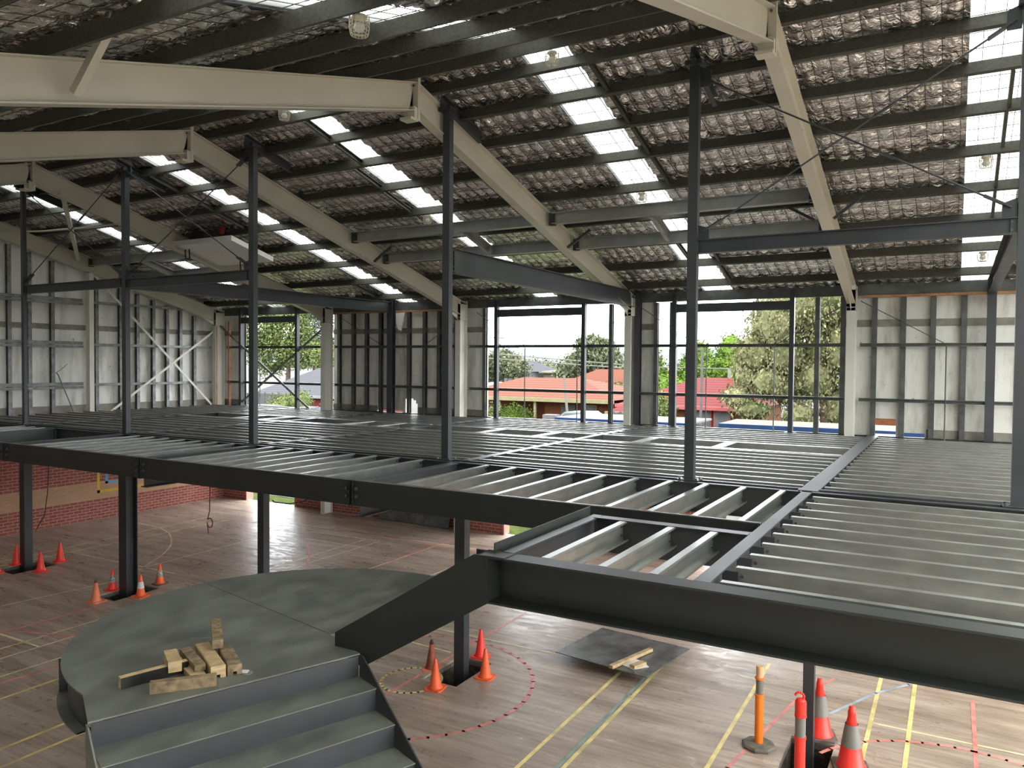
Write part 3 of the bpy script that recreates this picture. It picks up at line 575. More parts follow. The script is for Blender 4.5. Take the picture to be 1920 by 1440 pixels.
# wire mesh under foil and skylights, opaque roof sheet above, skylight sheets
b_ = MB()
for side, L in ((1, 9.4), (-1, 9.2)):
    nv = nrm_far if side > 0 else nrm_near
    def P_(x, u, off): return (x, 9.3 + side*(u + off*.26), 8.87 - RS*u + off*.965)
    x = -22.26
    while x < 6.5:
        j = RNG.normal(0, .012); b_.bar(P_(x, .05, .158), P_(x+j, L, .158), .006, .006); x += .21
    u = .1
    while u < L:
        b_.bar(P_(-22.2, u, .152), P_(6.5, u, .152), .006, .006); u += .30
struct(b_.build('trim_6', WIRE))
b_ = MB()
for side, L in ((1, 9.55), (-1, 9.55)):
    xsegs = []; x = -22.6
    for a, b in SKX: xsegs.append((x, a-.01)); x = b+.01
    xsegs.append((x, 1.8))
    for xa, xb in xsegs:
        z0 = 8.87 - RS*L
        b_.poly3([(xa, 9.3, 9.09), (xb, 9.3, 9.09), (xb, 9.3+side*L, 9.09-RS*L), (xa, 9.3+side*L, 9.09-RS*L)], (0, 0, .05))
struct(b_.build('ceiling_roof_sheet', STUDL))
k = 0
for a, b in SKX:
    for side, L in ((1, 9.5), (-1, 9.5)):
        k += 1; b_ = MB(); n = 24
        for i in range(n):
            xa = a + (b-a)*i/n; xb = a + (b-a)*(i+1)/n
            za = .008*(1 if (i % 4) < 2 else 0)
            i0 = len(b_.v); z = 9.07 + za
            b_.v += [(xa, 9.3, z), (xb, 9.3, z), (xb, 9.3+side*L, z-RS*L), (xa, 9.3+side*L, z-RS*L)]; b_.f.append((i0, i0+1, i0+2, i0+3)); b_.mi.append(0)
        struct(b_.build('window_%d' % k, SKYL))
for (xa, xb, ua, ub, side) in ((1.8, 18.2, 0, 9.5, 1), (1.8, 18.2, 0, 9.5, -1)):
    k += 1; b_ = MB(); n = max(2, int((xb-xa)/1.0))
    for i in range(n):
        a = xa + (xb-xa)*i/n; b = xa + (xb-xa)*(i+1)/n; i0 = len(b_.v)
        b_.v += [(a, 9.3+side*ua, 9.07-RS*ua), (b, 9.3+side*ua, 9.07-RS*ua), (b, 9.3+side*ub, 9.07-RS*ub), (a, 9.3+side*ub, 9.07-RS*ub)]; b_.f.append((i0, i0+1, i0+2, i0+3)); b_.mi.append(0)
    struct(b_.build('window_%d' % k, SKYFILL))  # added unseen roof openings right of the view, only to brighten the interior
# caged ceiling lights
def caged_light():
    t = thing('ceiling_light', 'x', 'ceiling light', (0, 0, 0), 'caged ceiling lights')
    b_ = MB(); b_.lathe([(.09, .0), (.10, -.03), (.06, -.07), (.055, -.10)], n=16); b_.build('lamp_holder', WIREW, t)
    b_ = MB(); b_.lathe([(.045, -.10), (.075, -.14), (.08, -.18), (.055, -.22), (.01, -.235)], n=14); b_.build('bulb', GLASSB, t, True)
    b_ = MB()
    for i in range(16):
        a = 2*math.pi*i/16; c, s_ = math.cos(a), math.sin(a)
        b_.tube([(.13*c, .13*s_, -.01), (.135*c, .135*s_, -.17), (.115*c, .115*s_, -.27)], .004, 5)
        b_.cyl((.115*c, .115*s_, -.27), (0, 0, -.272), .003, n=4)
    for zz, rr in ((-.01, .13), (-.07, .132), (-.12, .134), (-.17, .135), (-.22, .126), (-.27, .115)):
        pts = [(rr*math.cos(2*math.pi*i/16), rr*math.sin(2*math.pi*i/16), zz) for i in range(17)]; b_.tube(pts, .0035, 5)
    b_.build('wire_cage', WIREW, t)
    for c in t.children: c.scale = (.66, .66, .62)
    return t
L0 = caged_light(); first = True
for (x, y, lab) in [(-4.65, 9.15, 'caged light at the ridge above the right bay'), (-4.54, 5.25, 'caged light at the top edge, left of the ridge'), (-9.53, 9.2, 'caged light just below the left rafter end'), (-4.9, 13.2, 'caged light on the skylight right of the third upper column'), (-9.57, 13.2, 'caged light beside the third upper column'), (.33, 13.2, 'caged light on the far right skylight, upper one'), (.40, 16.65, 'caged light on the far right skylight, lower one'), (-14.94, 17.0, 'caged light low over the solid bay'), (-16.0, 13.2, 'caged light near the white roof panel'), (-10.3, 3.9, 'caged light below the large left rafter')]:
    z = rz(y) - .005
    if first: L0.location = (x, y, z); L0['label'] = 'wire ' + lab; first = False
    else: dup(L0, (x, y, z), 'wire ' + lab)
# white panel under the roof
t = thing('ceiling_panel', 'white flat box panel slung under the roof behind the second upper column from the left', 'panel', (-16.0, 13.6, rz(13.6)))
b_ = MB()
def pz(y, o): return rz(y) - .22 - o
b_.quadbox([(-17.0, 12.72, pz(12.72, .12)), (-14.9, 12.72, pz(12.72, .12)), (-14.9, 14.02, pz(14.02, .12)), (-17.0, 14.02, pz(14.02, .12)), (-17.0, 12.72, pz(12.72, 0)), (-14.9, 12.72, pz(12.72, 0)), (-14.9, 14.02, pz(14.02, 0)), (-17.0, 14.02, pz(14.02, 0))]); b_.build('panel_box', WHITE, t)
for (x, y) in ((-16.85, 12.95), (-16.7, 12.95), (-15.9, 13.85), (-15.75, 13.85)):
    b_ = MB(); b_.bar((x, y, pz(y, .12)), (x, y+.02, pz(y, .36)), .03, .02); b_.build('strap', BLACKP, t)
b_ = MB(); b_.lathe([(.02, 0), (.07, -.03), (.075, -.12), (.05, -.17), (.02, -.18)], (-15.45, 12.9, rz(12.9)+.10), 14)
tag(b_.build('red_alarm_lamp', mat('deep_red_lens', (.30, .01, .01, 1), .4), smooth=True), 'red round alarm lamp under the roof behind the second upper column', 'lamp')

# twin galvanised beams hung between the frames
def twin(x0, x1, y, z, lab):
    t = thing('twin_beam', lab, 'steel beam', ((x0+x1)/2, y, z-.22), 'galvanised twin beams under the rafters')
    for s_, yy in ((-1, y-.004), (1, y+.004)):
        b_ = MB(); b_.sweep([(-a, b) for a, b in C_(.22, .075, s_, .005, .02)], (x0, yy, z), (x1, yy, z)); b_.build('channel', GALVB, t)
    for xx in (x0-.02, x1+.02):
        b_ = MB(); b_.box(xx-.06, xx+.06, y-.05, y+.05, z-.24, z-.0); b_.build('end_cleat', DARK, t)
for (x0, x1, bn) in ((-11.85, -7.15, 'left of the frame between the windows'), (-6.85, -2.1, 'left of the right frame'), (-21.8, -17.15, 'beside the gable wall')):
    twin(x0, x1, 13.6, 7.68, 'upper galvanised twin beam %s' % bn)
    twin(x0, x1, 14.72, 7.34, 'lower galvanised twin beam %s' % bn)
for (x, wd, nm) in ((-8.95, .07, 'left of the frame between the windows'), (-4.9, .07, 'left of the right frame'), (-19.6, .07, 'near the gable wall')):
    b_ = MB(); b_.sweep(C_(.2, wd, 1, .005, .02), (x, 13.68, 7.62), (x, 14.66, 7.32)); tag(b_.build('trimmer', GALVB), 'short galvanised trimmer joining the twin beams %s' % nm, 'steel trimmer', 'short trimmers between the twin beams')
# bridging bars crossing the skylights
j = 0
for (x, y0, y1) in ((-9.62, 9.75, 10.35), (-9.62, 10.5, 11.2), (-9.9, 11.3, 12.1), (-4.38, 9.75, 10.35), (-4.38, 10.45, 11.2), (-4.38, 11.3, 12.1), (-4.38, 12.2, 13.1), (-14.9, 9.4, 10.3), (-14.75, 10.5, 11.2), (-14.75, 11.3, 12.1), (-.0+.52, 11.3, 12.1), (.50, 12.2, 13.1), (.47, 13.3, 14.3), (.47, 14.4, 15.4), (.9, 9.7, 11.0), (-9.95, 12.2, 13.1), (-14.8, 12.2, 13.0), (-5.0, 15.45, 16.5), (-4.4, 15.45, 16.5), (-9.7, 15.45, 16.5), (-14.7, 16.6, 17.7), (-4.45, 16.65, 17.7)):
    b_ = MB(); b_.sweep(C_(.09, .045, 1, .004, .012), (x, y0, rz(y0)+.12), (x, y1, rz(y1)+.12)); tag(b_.build('purlin_bridging', OLDGALV), 'short grey bridging bar between two purlins, %s counted over the roof' % (ORD[j] if j < 20 else ('twenty-' + ORD[j-20])), 'bridging bar', 'bridging bars between purlins'); j += 1

# ================================================================ UPPER NEW STEEL
UC = [(-18.64, .10, 'leftmost'), (-14.88, .125, 'second from the left'), (-11.15, .125, 'third from the left'), (-6.87, .125, 'fourth from the left'), (-3.0, .125, 'fifth from the left'), (.62, .125, 'at the right edge')]
YC = 10.0
for (X, wd, nm) in UC:
    t = thing('roof_column', 'charcoal steel column standing on the deck, %s' % nm, 'steel column', (X, YC, 3.25), 'charcoal columns on the deck')
    b_ = MB(); h = wd/2
    b_.box(X-h, X+h, YC-h+.02, YC+h-.02+.02, 3.262, rz(YC)+.02); b_.build('post', DARK, t)
    b_ = MB(); b_.box(X-.14, X+.14, YC-.10, YC+.12, 3.25, 3.262); b_.build('base_plate', DARK, t)
    for (dx, dy) in ((-.11, -.07), (.11, -.07), (-.11, .09), (.11, .09)):
        b_ = MB(); b_.cyl((X+dx, YC+dy, 3.262), (X+dx, YC+dy, 3.285), .015, n=6); b_.build('bolt', BOLT, t)
    b_ = MB(); b_.sweep(PFC_(.16, .07), (X-.02, YC-.15, rz(YC-.15)+.10), (X-.02, YC+.95, rz(YC+.95)+.10)); b_.build('head_channel', DARK, t)
    b_ = MB(); b_.box(X-.11, X+.11, YC-.1, YC+.1, rz(YC)-.06, rz(YC)+.0); b_.build('cap_plate', DARK, t)
def ibeam(name, p0, p1, d, bf, lab, m=DARK, bolts=True, grp=None, upv=(0, 0, 1)):
    P0 = Vector(p0); P1 = Vector(p1); c = (P0+P1)/2
    t = thing(name, lab, 'steel beam', (c.x, c.y, c.z-d), grp)
    b_ = MB(); b_.sweep(I_(d, bf), p0, p1, upv); b_.build('web_and_flanges', m, t)
    if bolts:
        dv = (P1-P0).normalized(); a = dv.cross(Vector((0, 0, 1))).normalized()
        for P, s_ in ((P0, 1), (P1, -1)):
            b_ = MB(); q = P + dv*s_*.05; b_.sweep([(-.03, 0), (.03, 0), (.03, -d*.8), (-.03, -d*.8)], tuple(q - Vector((0, 0, d*.1))), tuple(q + dv*s_*.012 - Vector((0, 0, d*.1)))); b_.build('end_plate', m, t)
            n = 2 if d < .25 else 4
            for i in range(n):
                for sd in (-1, 1):
                    bb = MB(); z = -d*.25 - d*.5*i/max(1, n-1); o_ = P + dv*s_*.05 + Vector((0, 0, z)); bb.cyl(tuple(o_ + a*sd*.004), tuple(o_ + a*sd*.022), .014, n=6); bb.build('bolt', BOLT, t)
    return t
ibeam('tie_beam', (-18.57, YC, 6.44), (-14.95, YC, 6.44), .19, .10, 'charcoal beam between the leftmost and second upper columns', grp='charcoal beams between the upper columns')
ibeam('tie_beam', (-14.81, YC, 6.42), (-11.22, YC, 6.42), .19, .10, 'charcoal beam between the second and third upper columns', grp='charcoal beams between the upper columns')
ibeam('tie_beam', (-2.93, YC, 6.38), (.55, YC, 6.38), .18, .10, 'charcoal beam between the fifth column and the right edge column', grp='charcoal beams between the upper columns')
ibeam('crane_beam', (-14.82, YC+.08, 6.53), (-14.62, 18.28, 6.53), .31, .15, 'long charcoal beam from the second upper column to the far wall', grp='long beams to the far wall')
ibeam('crane_beam', (-6.85, YC+.08, 6.54), (-6.93, 18.22, 6.54), .38, .15, 'long charcoal beam from the fourth upper column to the far wall', grp='long beams to the far wall')
ibeam('crane_beam', (.60, YC+.08, 6.54), (.62, 18.25, 6.54), .31, .15, 'charcoal beam running back from the right edge column', grp='long beams to the far wall')
for (x, w_, nm) in ((-14.6, .20, 'beside the torn cladding hole'), (-6.86, .15, 'touching the cream column between the windows'), (.62, .16, 'in the right solid bay')):
    b_ = MB(); b_.sweep(I_(.16, w_), (x, 18.26, 3.25), (x, 18.26, 6.54), (0, -1, 0)); tag(b_.build('wall_column', DARK), 'charcoal wall column on the deck %s' % nm, 'steel column', 'new wall columns')
for (x, zt, nm) in ((-20.88, 6.5, 'left window opening, left post'), (-18.30, 6.5, 'left window opening, right post'), (-10.87, 6.45, 'middle window opening, left post'), (-8.27, 6.3, 'middle window opening, right post'), (-5.88, 6.45, 'right window opening, left post'), (-3.18, 6.45, 'right window opening, right post')):
    b_ = MB(); b_.box(x-.05, x+.05, 18.16, 18.28, 3.25, zt); b_.box(x-.12, x+.12, 18.10, 18.30, 3.25, 3.262); tag(b_.build('window_post', DARK), 'charcoal post framing the %s' % nm, 'steel post', 'window framing posts')
for (a, b, z0, z1, nm) in ((-20.83, -18.35, 6.0, 6.20, 'left'), (-10.82, -8.32, 6.0, 6.20, 'middle'), (-5.83, -3.23, 6.0, 6.20, 'right')):
    b_ = MB(); b_.box(a, b, 18.18, 18.26, z0, z1); tag(b_.build('window_header', DARK), 'charcoal header bar across the %s window opening' % nm, 'steel beam', 'window header bars')
# rod bracing
def rod(p0, p1, lab):
    P0 = Vector(p0); P1 = Vector(p1); d = (P1-P0).normalized(); t = thing('rod_brace', lab, 'rod brace', tuple((P0+P1)/2), 'crossed rod braces between the upper columns')
    b_ = MB(); b_.cyl(tuple(P0+d*.28), tuple(P1-d*.28), .011, n=8); b_.build('rod', DARK, t)
    m = P0 + (P1-P0)*.62; b_ = MB(); b_.bar(tuple(m-d*.13), tuple(m+d*.13), .035, .025); b_.build('turnbuckle', DARK, t)
    for P, s_ in ((P0, 1), (P1, -1)):
        b_ = MB(); b_.bar(tuple(P+d*s_*.06), tuple(P+d*s_*.36), .022, .095, (0, 1, 0)); 
        b_.m = 0; b_.build('fork_plate', DARK, t)
        b_ = MB(); b_.quadbox([(P.x-.0, P.y-.006, P.z-.13), (P.x+.14*math.copysign(1, d.x*s_), P.y-.006, P.z-.13), (P.x+.14*math.copysign(1, d.x*s_), P.y+.006, P.z-.13), (P.x, P.y+.006, P.z-.13), (P.x, P.y-.006, P.z+.13), (P.x+.14*math.copysign(1, d.x*s_), P.y-.006, P.z+.08), (P.x+.14*math.copysign(1, d.x*s_), P.y+.006, P.z+.08), (P.x, P.y+.006, P.z+.13)]); b_.build('gusset', DARK, t)
        for q in (.10, .17):
            c = P + d*s_*q; b_ = MB(); b_.cyl((c.x, c.y-.02, c.z), (c.x, c.y-.04, c.z), .014, n=6); b_.build('bolt', BOLT, t)
rod((-2.93, YC, 8.47), (.55, YC, 6.46), 'bracing rod falling to the right between the two right upper columns')
rod((-2.93, YC, 6.44), (.55, YC, 8.52), 'bracing rod rising to the right between the two right upper columns')
rod((-14.81, YC, 8.62), (-11.22, YC, 6.48), 'bracing rod falling to the right between the second and third columns')
rod((-14.81, YC, 6.50), (-11.22, YC, 8.52), 'bracing rod rising to the right between the second and third columns')
rod((-18.58, YC, 8.62), (-14.95, YC, 6.50), 'bracing rod falling to the right between the two leftmost columns')
rod((-18.58, YC, 6.50), (-14.95, YC, 8.65), 'bracing rod rising to the right between the two leftmost columns')

# ================================================================ DECK
GL = [-18.55, -14.70, -10.90, -6.56, -1.51]
GN = ['the leftmost grid line', 'the second grid line', 'the third grid line', 'the fourth grid line', 'the wide grid line at right']
ZD = 3.25
for X, nm in zip(GL, GN):
    wd = .22 if X == -1.51 else .15
    ibeam('floor_beam', (X, 10.05, ZD), (X, 18.45, ZD), .36, wd, 'dark beam across the rear deck on %s' % nm, DARK, False, 'deck beams running to the far wall')
for X, nm in zip(GL[1:4], GN[1:4]):
    if X == -14.70:
        ibeam('cantilever_beam', (X, 7.62, ZD), (X, 9.9, ZD), .30, .13, 'dark beam under the front strip on %s' % nm, DARK, False, 'cantilever beams under the front strip'); continue
    ibeam('cantilever_beam', (X, 7.62, ZD-.005), (X, 9.9, ZD-.005), .46, .15, 'deep dark cantilever beam under the front strip on %s' % nm, DARK, False, 'cantilever beams under the front strip')
ibeam('floor_beam', (-1.51, 5.36, ZD), (-1.51, 9.88, ZD), .36, .115, 'narrow dark beam left of the near right joists', DARK, False)
b_ = MB(); b_.box(-1.63, -1.40, 9.88, 10.07, ZD-.02, ZD+.006); tag(b_.build('splice_plate', DARK), 'small dark plate where the wide grid beam meets the cross beam', 'steel plate')
ibeam('floor_beam', (-22.15, 18.5, ZD-.0), (12, 18.5, ZD), .3, .12, 'dark edge beam at the foot of the far wall', DARK, False)
segs = [-22.1, -18.6, -14.75, -10.95, -6.62, -1.6, 5.6]
for j, (a, b) in enumerate(zip(segs[:-1], segs[1:])):
    t = thing('cross_beam', 'dark double cross beam under the upper columns, %s piece from the left' % ORD[j], 'steel beam', ((a+b)/2, 9.95, ZD-.38), 'double cross beam pieces')
    for y, s_ in ((9.88, 1), (10.02, -1)):
        b_ = MB(); b_.sweep([(aa, bb) for aa, bb in PFC_(.38, .065, 1 if s_ > 0 else -1)], (a+.01, y-.02*s_, ZD), (b-.01, y-.02*s_, ZD)); b_.build('channel', DARK, t)
# front edge channels
def edge(a, b, lab):
    t = thing('edge_beam', lab, 'steel beam', ((a+b)/2, 7.58, ZD-.32), 'front edge channels of the deck')
    b_ = MB(); b_.sweep([(-aa, bb) for aa, bb in PFC_(.32, .08)], (a, 7.57, ZD+.004), (b, 7.57, ZD+.004)); b_.build('channel', DARK2, t)
    b_ = MB(); b_.box(a, b, 7.562, 7.575, ZD+.004, ZD+.016); b_.build('top_lip', GALV, t)
    for xx, s_ in ((a, 1), (b, -1)):
        for dz in (.10, .20):
            b_ = MB(); b_.cyl((xx+s_*.07, 7.57, ZD-dz), (xx+s_*.07, 7.545, ZD-dz), .022, n=6); b_.build('bolt', BOLT, t)
        b_ = MB(); b_.box(min(xx+s_*.012, xx+s_*.02), max(xx+s_*.012, xx+s_*.02), 7.54, 7.57, ZD-.32, ZD); b_.build('end_tab', DARK2, t)
edge(-19.4, -14.76, 'front edge channel of the deck, leftmost length beside the opening')
edge(-14.74, -10.92, 'front edge channel of the deck, left length')
edge(-10.90, -6.66, 'front edge channel of the deck, middle length under the fourth column')
edge(-6.64, -1.58, 'front edge channel of the deck, right length above the small bay')
# joist prototypes
def joists_x(x0, x1, ys_, bay, grp, bolt=True, dcol=GALV):
    proto = None
    for j, y in enumerate(ys_):
        lab = 'galvanised joist %s, %s from the front' % (bay, ORD[j])
        if proto is None:
            proto = thing('floor_joist', lab, 'floor joist', ((x0+x1)/2, y, ZD-.2), grp)
            b_ = MB(); b_.sweep([(-a, b) for a, b in C_(.20, .065, 1, .004, .02)], (x0, y, ZD), (x1, y, ZD)); b_.build('channel', dcol, proto)
            if bolt:
                b2 = MB(); b2.box(x0-.10, x0+.02, y-.009, y-.002, ZD-.185, ZD-.03); b2.build('cleat', DARK, proto)
            for dz in ((.06, .14) if bolt else ()):
                b2 = MB(); b2.cyl((x0+.05, y, ZD-dz), (x0+.05, y-.014, ZD-dz), .014, n=6); b2.build('bolt', BOLT, proto)
        else: dup(proto, ((x0+x1)/2, y, ZD-.2), lab)
def joists_y(xs_, y0, y1, bay, grp, side=1):
    proto = None
    for j, x in enumerate(xs_):
        lab = 'galvanised joist %s, %s from the left' % (bay, ORD[j])
        if proto is None:
            proto = thing('floor_joist', lab, 'floor joist', (x, (y0+y1)/2, ZD-.2), grp)
            b_ = MB(); b_.sweep(C_(.20, .065, side, .004, .02), (x, y0, ZD), (x, y1, ZD)); b_.build('channel', GALV, proto)
            for dz in (.06, .14):
                b2 = MB(); b2.cyl((x+.004, y1-.05, ZD-dz), (x+.018, y1-.05, ZD-dz), .014, n=6); b2.build('bolt', BOLT, proto)
        else: dup(proto, (x, (y0+y1)/2, ZD-.2), lab)
full = [10.30 + .452*k for k in range(18)]
gap = [y for y in full if not (14.1 < y < 15.2)]
edges = [(-22.05, -18.64), (-18.46, -14.79), (-14.61, -10.99), (-10.81, -6.65), (-6.47, -1.63), (-1.38, 5.6)]
names = ['in the rear bay by the gable wall', 'in the second rear bay from the gable wall', 'in the rear bay behind the third column', 'in the rear bay behind the fourth column', 'in the rear bay behind the fifth column', 'in the rear right bay']
for i, ((a, b), nm) in enumerate(zip(edges, names)): joists_x(a, b, gap if i in (1, 2, 3, 4) else full, nm, 'joists ' + nm, i == 5)
# trimmed openings: doubled joists and short trimmers
for (a, b), xs_, nm in ((edges[1], (-16.6, -15.6), 'second'), (edges[2], (-12.9, -11.9), 'third'), (edges[3], (-9.0, -7.6), 'fourth'), (edges[4], (-5.42, -3.85), 'fifth')):
    for y, q in ((14.05, 'front'), (15.32, 'rear')):
        b_ = MB(); b_.sweep([(-c, d) for c, d in PFC_(.2, .11)], (a, y, ZD+.004), (b, y, ZD+.004)); tag(b_.build('trimmer_joist', GALVB), 'wide galvanised joist at the %s edge of the deck opening in the %s bay' % (q, nm), 'floor joist', 'wide joists beside the deck openings')
    for q, x in zip(('left', 'right'), xs_):
        b_ = MB(); b_.sweep(PFC_(.2, .2), (x, 14.16, ZD+.006), (x, 15.32, ZD+.006)); tag(b_.build('trimmer', GALVB), '%s short trimmer across the deck opening in the %s bay' % (q, nm), 'steel trimmer', 'short trimmers across the deck openings')
joists_x(-1.395, 5.6, [5.41 + .4505*k for k in range(10)], 'in the near right bay', 'joists in the near right bay')
joists_y([-14.19 + .455*k for k in range(7)], 7.64, 9.84, 'in the left front strip', 'joists in the left front strip')
joists_y([-10.45 + .462*k for k in range(8)], 7.64, 9.84, 'in the middle front strip', 'joists in the middle front strip')
joists_y([-6.02 + .4675*k for k in range(10)], 7.64, 9.84, 'in the right front strip', 'joists in the right front strip')
joists_y([-2.78, -2.30, -1.90], 5.37, 7.08, 'in the small near bay', 'joists in the small near bay')
joists_y([-18.3, -17.9, -17.5], 7.64, 9.84, 'beside the deck opening at far left', 'joists beside the left deck opening')
ibeam('floor_beam', (-17.12, 7.62, ZD), (-17.12, 9.86, ZD), .26, .10, 'dark beam along the left side of the deck opening', DARK, True)
# small bay edge beams
b_ = MB(); b_.sweep([(-a, b) for a, b in PFC_(.34, .09)], (-3.06, 7.10, ZD-.004), (-1.57, 7.10, ZD-.004)); b_.box(-3.06, -1.57, 7.02, 7.10, ZD-.004, ZD+.004); tag(b_.build('edge_beam', DARK), 'dark beam at the back of the small near bay', 'steel beam')
b_ = MB(); b_.sweep(PFC_(.34, .10), (-3.13, 5.36, ZD), (-3.13, 7.18, ZD)); tag(b_.build('edge_beam', DARK), 'dark beam at the left side of the small near bay', 'steel beam')
b_ = MB(); b_.box(-3.245, -3.237, 5.42, 7.34, ZD-.30, ZD+.045); tag(b_.build('upstand_plate', DARK2), 'thin dark upstand plate left of the small near bay', 'steel plate')
# big near beam and stringer
t = thing('large_beam', 'deep black channel beam crossing the foreground above the stairs', 'steel beam', (0, 5.25, 2.88))
b_ = MB(); b_.sweep([(-a, b) for a, b in [(.19-x, y) for x, y in PFC_(.372, .19, 1, .016, .012)]], (-3.14, 5.16, ZD+.002), (5.6, 5.16, ZD+.002)); b_.build('channel', DARK2, t)
b_ = MB(); b_.poly3([(-3.145, 5.155, 3.256), (-3.145, 5.155, 2.88), (-4.41, 5.155, 2.12), (-4.72, 5.155, 2.22), (-4.72, 5.155, 2.37), (-3.27, 5.155, 3.256)], (0, .012, 0)); b_.build('stair_stringer', DARK2, t)
b_ = MB(); b_.poly3([(-3.40, 5.165, 3.18), (-3.25, 5.165, 3.256), (-3.0, 5.165, 3.256), (-3.0, 5.35, 3.256), (-3.25, 5.35, 3.256)], (0, 0, -.012)); b_.build('corner_plate', DARK2, t)
b_ = MB(); b_.box(-3.152, -3.14, 5.15, 5.37, 2.88, 3.25); b_.box(-3.36, -3.14, 5.335, 5.35, 2.88, 3.25); b_.build('end_plate', DARK2, t)

# lower columns in the pits
for (x, w_, nm, sec) in ((-6.56, .19, 'fourth, between the four orange cones', 'u'), (-14.83, .26, 'second from the left, widest one', 'i'), (-18.62, .23, 'leftmost, among four plain cones', 'b'), (-10.88, .18, 'third, behind the landing', 'b'), (-1.47, .15, 'rightmost, behind the red bollard', 'b')):
    b_ = MB(); yb = 10.0; h = w_/2
    if sec == 'i': b_.sweep(I_(.26, .25, .018, .012), (x, yb-.13, -.55), (x, yb-.13, ZD-.36), (0, -1, 0))
    elif sec == 'u': b_.box(x-h, x+h*.9, yb-h*.7, yb+h*.9, -.55, ZD-.38)
    else: b_.box(x-h*.85, x+h*.85, yb-h*.8, yb+h*.8, -.55, ZD-.38)
    tag(b_.build('deck_column', DARK), 'charcoal column holding up the deck from a floor pit, %s' % nm, 'steel column', 'columns under the deck')

# ================================================================ LANDING AND STAIRS
dr = Vector((.367, .930, 0)).normalized(); de = Vector((dr.y, -dr.x, 0))      # riser direction, downhill direction
A_ = Vector((-5.18, 3.18, 0)); B_ = Vector((-4.41, 5.13, 0)); Cn = Vector((-5.357, 5.43)); R_ = 2.02; LZ = 2.25
W_ = (B_-A_).length; dr = (B_-A_).normalized(); de = Vector((dr.y, -dr.x, 0))
def arc(R, a0, a1, n=64): return [(Cn.x + R*math.cos(t), Cn.y + R*math.sin(t)) for t in np.linspace(a0, a1, n)]
a_end = math.atan2(3.37-Cn.y, -5.656-Cn.x) + 2*math.pi
P3 = (-4.95, 5.345); hit = None
for tt in np.linspace(0, 3, 600):
    q = (P3[0]+dr.x*tt, P3[1]+dr.y*tt)
    if math.hypot(q[0]-Cn.x, q[1]-Cn.y) > R_: hit = q; break
a_st = math.atan2(hit[1]-Cn.y, hit[0]-Cn.x)
outline = [(A_.x, A_.y), (B_.x, B_.y), P3] + arc(R_, a_st, a_end)
stair = thing('steel_stair', 'grey steel stair with round dusty landing and steps coming down toward the viewer', 'stair', (-5.3, 5.0, 0))
b_ = MB(); b_.prism(outline, LZ-.012, LZ); b_.build('landing_plate', DUSTY, stair)
b_ = MB()
sk = arc(R_-.05, a_st+.36, a_end-.02, 60); i0 = len(b_.v)
for (x, y) in sk: b_.v += [(x, y, LZ-.012), (x, y, LZ-.30)]
n = Vector((0, 0))
for k in range(len(sk)-1): b_.f.append((i0+2*k, i0+2*k+1, i0+2*k+3, i0+2*k+2)); b_.mi.append(0)
b_.build('skirt_web', DARK, stair)
o_, i_ = arc(R_+.03, a_st+.36, a_end-.02, 60), arc(R_-.08, a_st+.36, a_end-.02, 60)
b_ = MB(); i0 = 0
for (p, q) in zip(o_, i_): b_.v += [(p[0], p[1], LZ-.30), (q[0], q[1], LZ-.30), (p[0], p[1], LZ-.312), (q[0], q[1], LZ-.312)]
for k in range(len(o_)-1):
    a = 4*k; b = a+4
    for q in ((a, a+1, b+1, b), (a+2, b+2, b+3, a+3), (a, b, b+2, a+2), (a+1, a+3, b+3, b+1)): b_.f.append(q); b_.mi.append(0)
b_.build('skirt_flange', DUSTY, stair)
for th in (3.3, 3.6, 4.1, 2.6, 2.0):
    b_ = MB(); c, s_ = math.cos(th), math.sin(th); p = Vector((Cn.x+(R_-.06)*c, Cn.y+(R_-.06)*s_, 0)); q = Vector((Cn.x+(R_+.02)*c, Cn.y+(R_+.02)*s_, 0)); b_.quadbox([(p.x, p.y, LZ-.3), (q.x, q.y, LZ-.3), (q.x+.006, q.y+.006, LZ-.3), (p.x+.006, p.y+.006, LZ-.3), (p.x, p.y, LZ-.013), (q.x, q.y, LZ-.013), (q.x+.006, q.y+.006, LZ-.013), (p.x+.006, p.y+.006, LZ-.013)]); b_.build('stiffener', DARK, stair)
b_ = MB(); b_.cyl((Cn.x, Cn.y, 0), (Cn.x, Cn.y, LZ-.012), .11, n=20); b_.box(Cn.x-.2, Cn.x+.2, Cn.y-.2, Cn.y+.2, 0, .02); b_.build('support_post', DARK, stair)
rise, go = .189, .305
def st(u, v, z): q = A_ + dr*u + de*v; return (q.x, q.y, z)
NS = 11
for k in range(NS):
    z1 = LZ - rise*k; z0 = LZ - rise*(k+1); v = go*k + .004
    b_ = MB(); b_.quadbox([st(.02, v, z0), st(W_-.02, v, z0), st(W_-.02, v+.008, z0), st(.02, v+.008, z0), st(.02, v, z1-.014), st(W_-.02, v, z1-.014), st(W_-.02, v+.008, z1-.014), st(.02, v+.008, z1-.014)]); b_.build('riser', DARK, stair)
    b_ = MB(); b_.quadbox([st(.02, v+.008, z0-.008), st(W_-.02, v+.008, z0-.008), st(W_-.02, v+go+.02, z0-.008), st(.02, v+go+.02, z0-.008), st(.02, v+.008, z0), st(W_-.02, v+.008, z0), st(W_-.02, v+go+.02, z0), st(.02, v+go+.02, z0)]); b_.build('tread', DUSTY, stair)
sl = rise/go
for u in (-.012, W_):
    b_ = MB(); vt = go*NS
    pts = [st(u, -.01, LZ-.016), st(u, .05, LZ-.016), st(u, vt+.1, LZ-.016-sl*(vt+.05)+.06), st(u, vt+.1, 0.0), st(u, vt-.25, 0), st(u, -.01, LZ-.38)]
    b_.poly3(pts, tuple(dr*.012)); b_.build('stringer', DUSTY if u < 0 else DARK, stair)
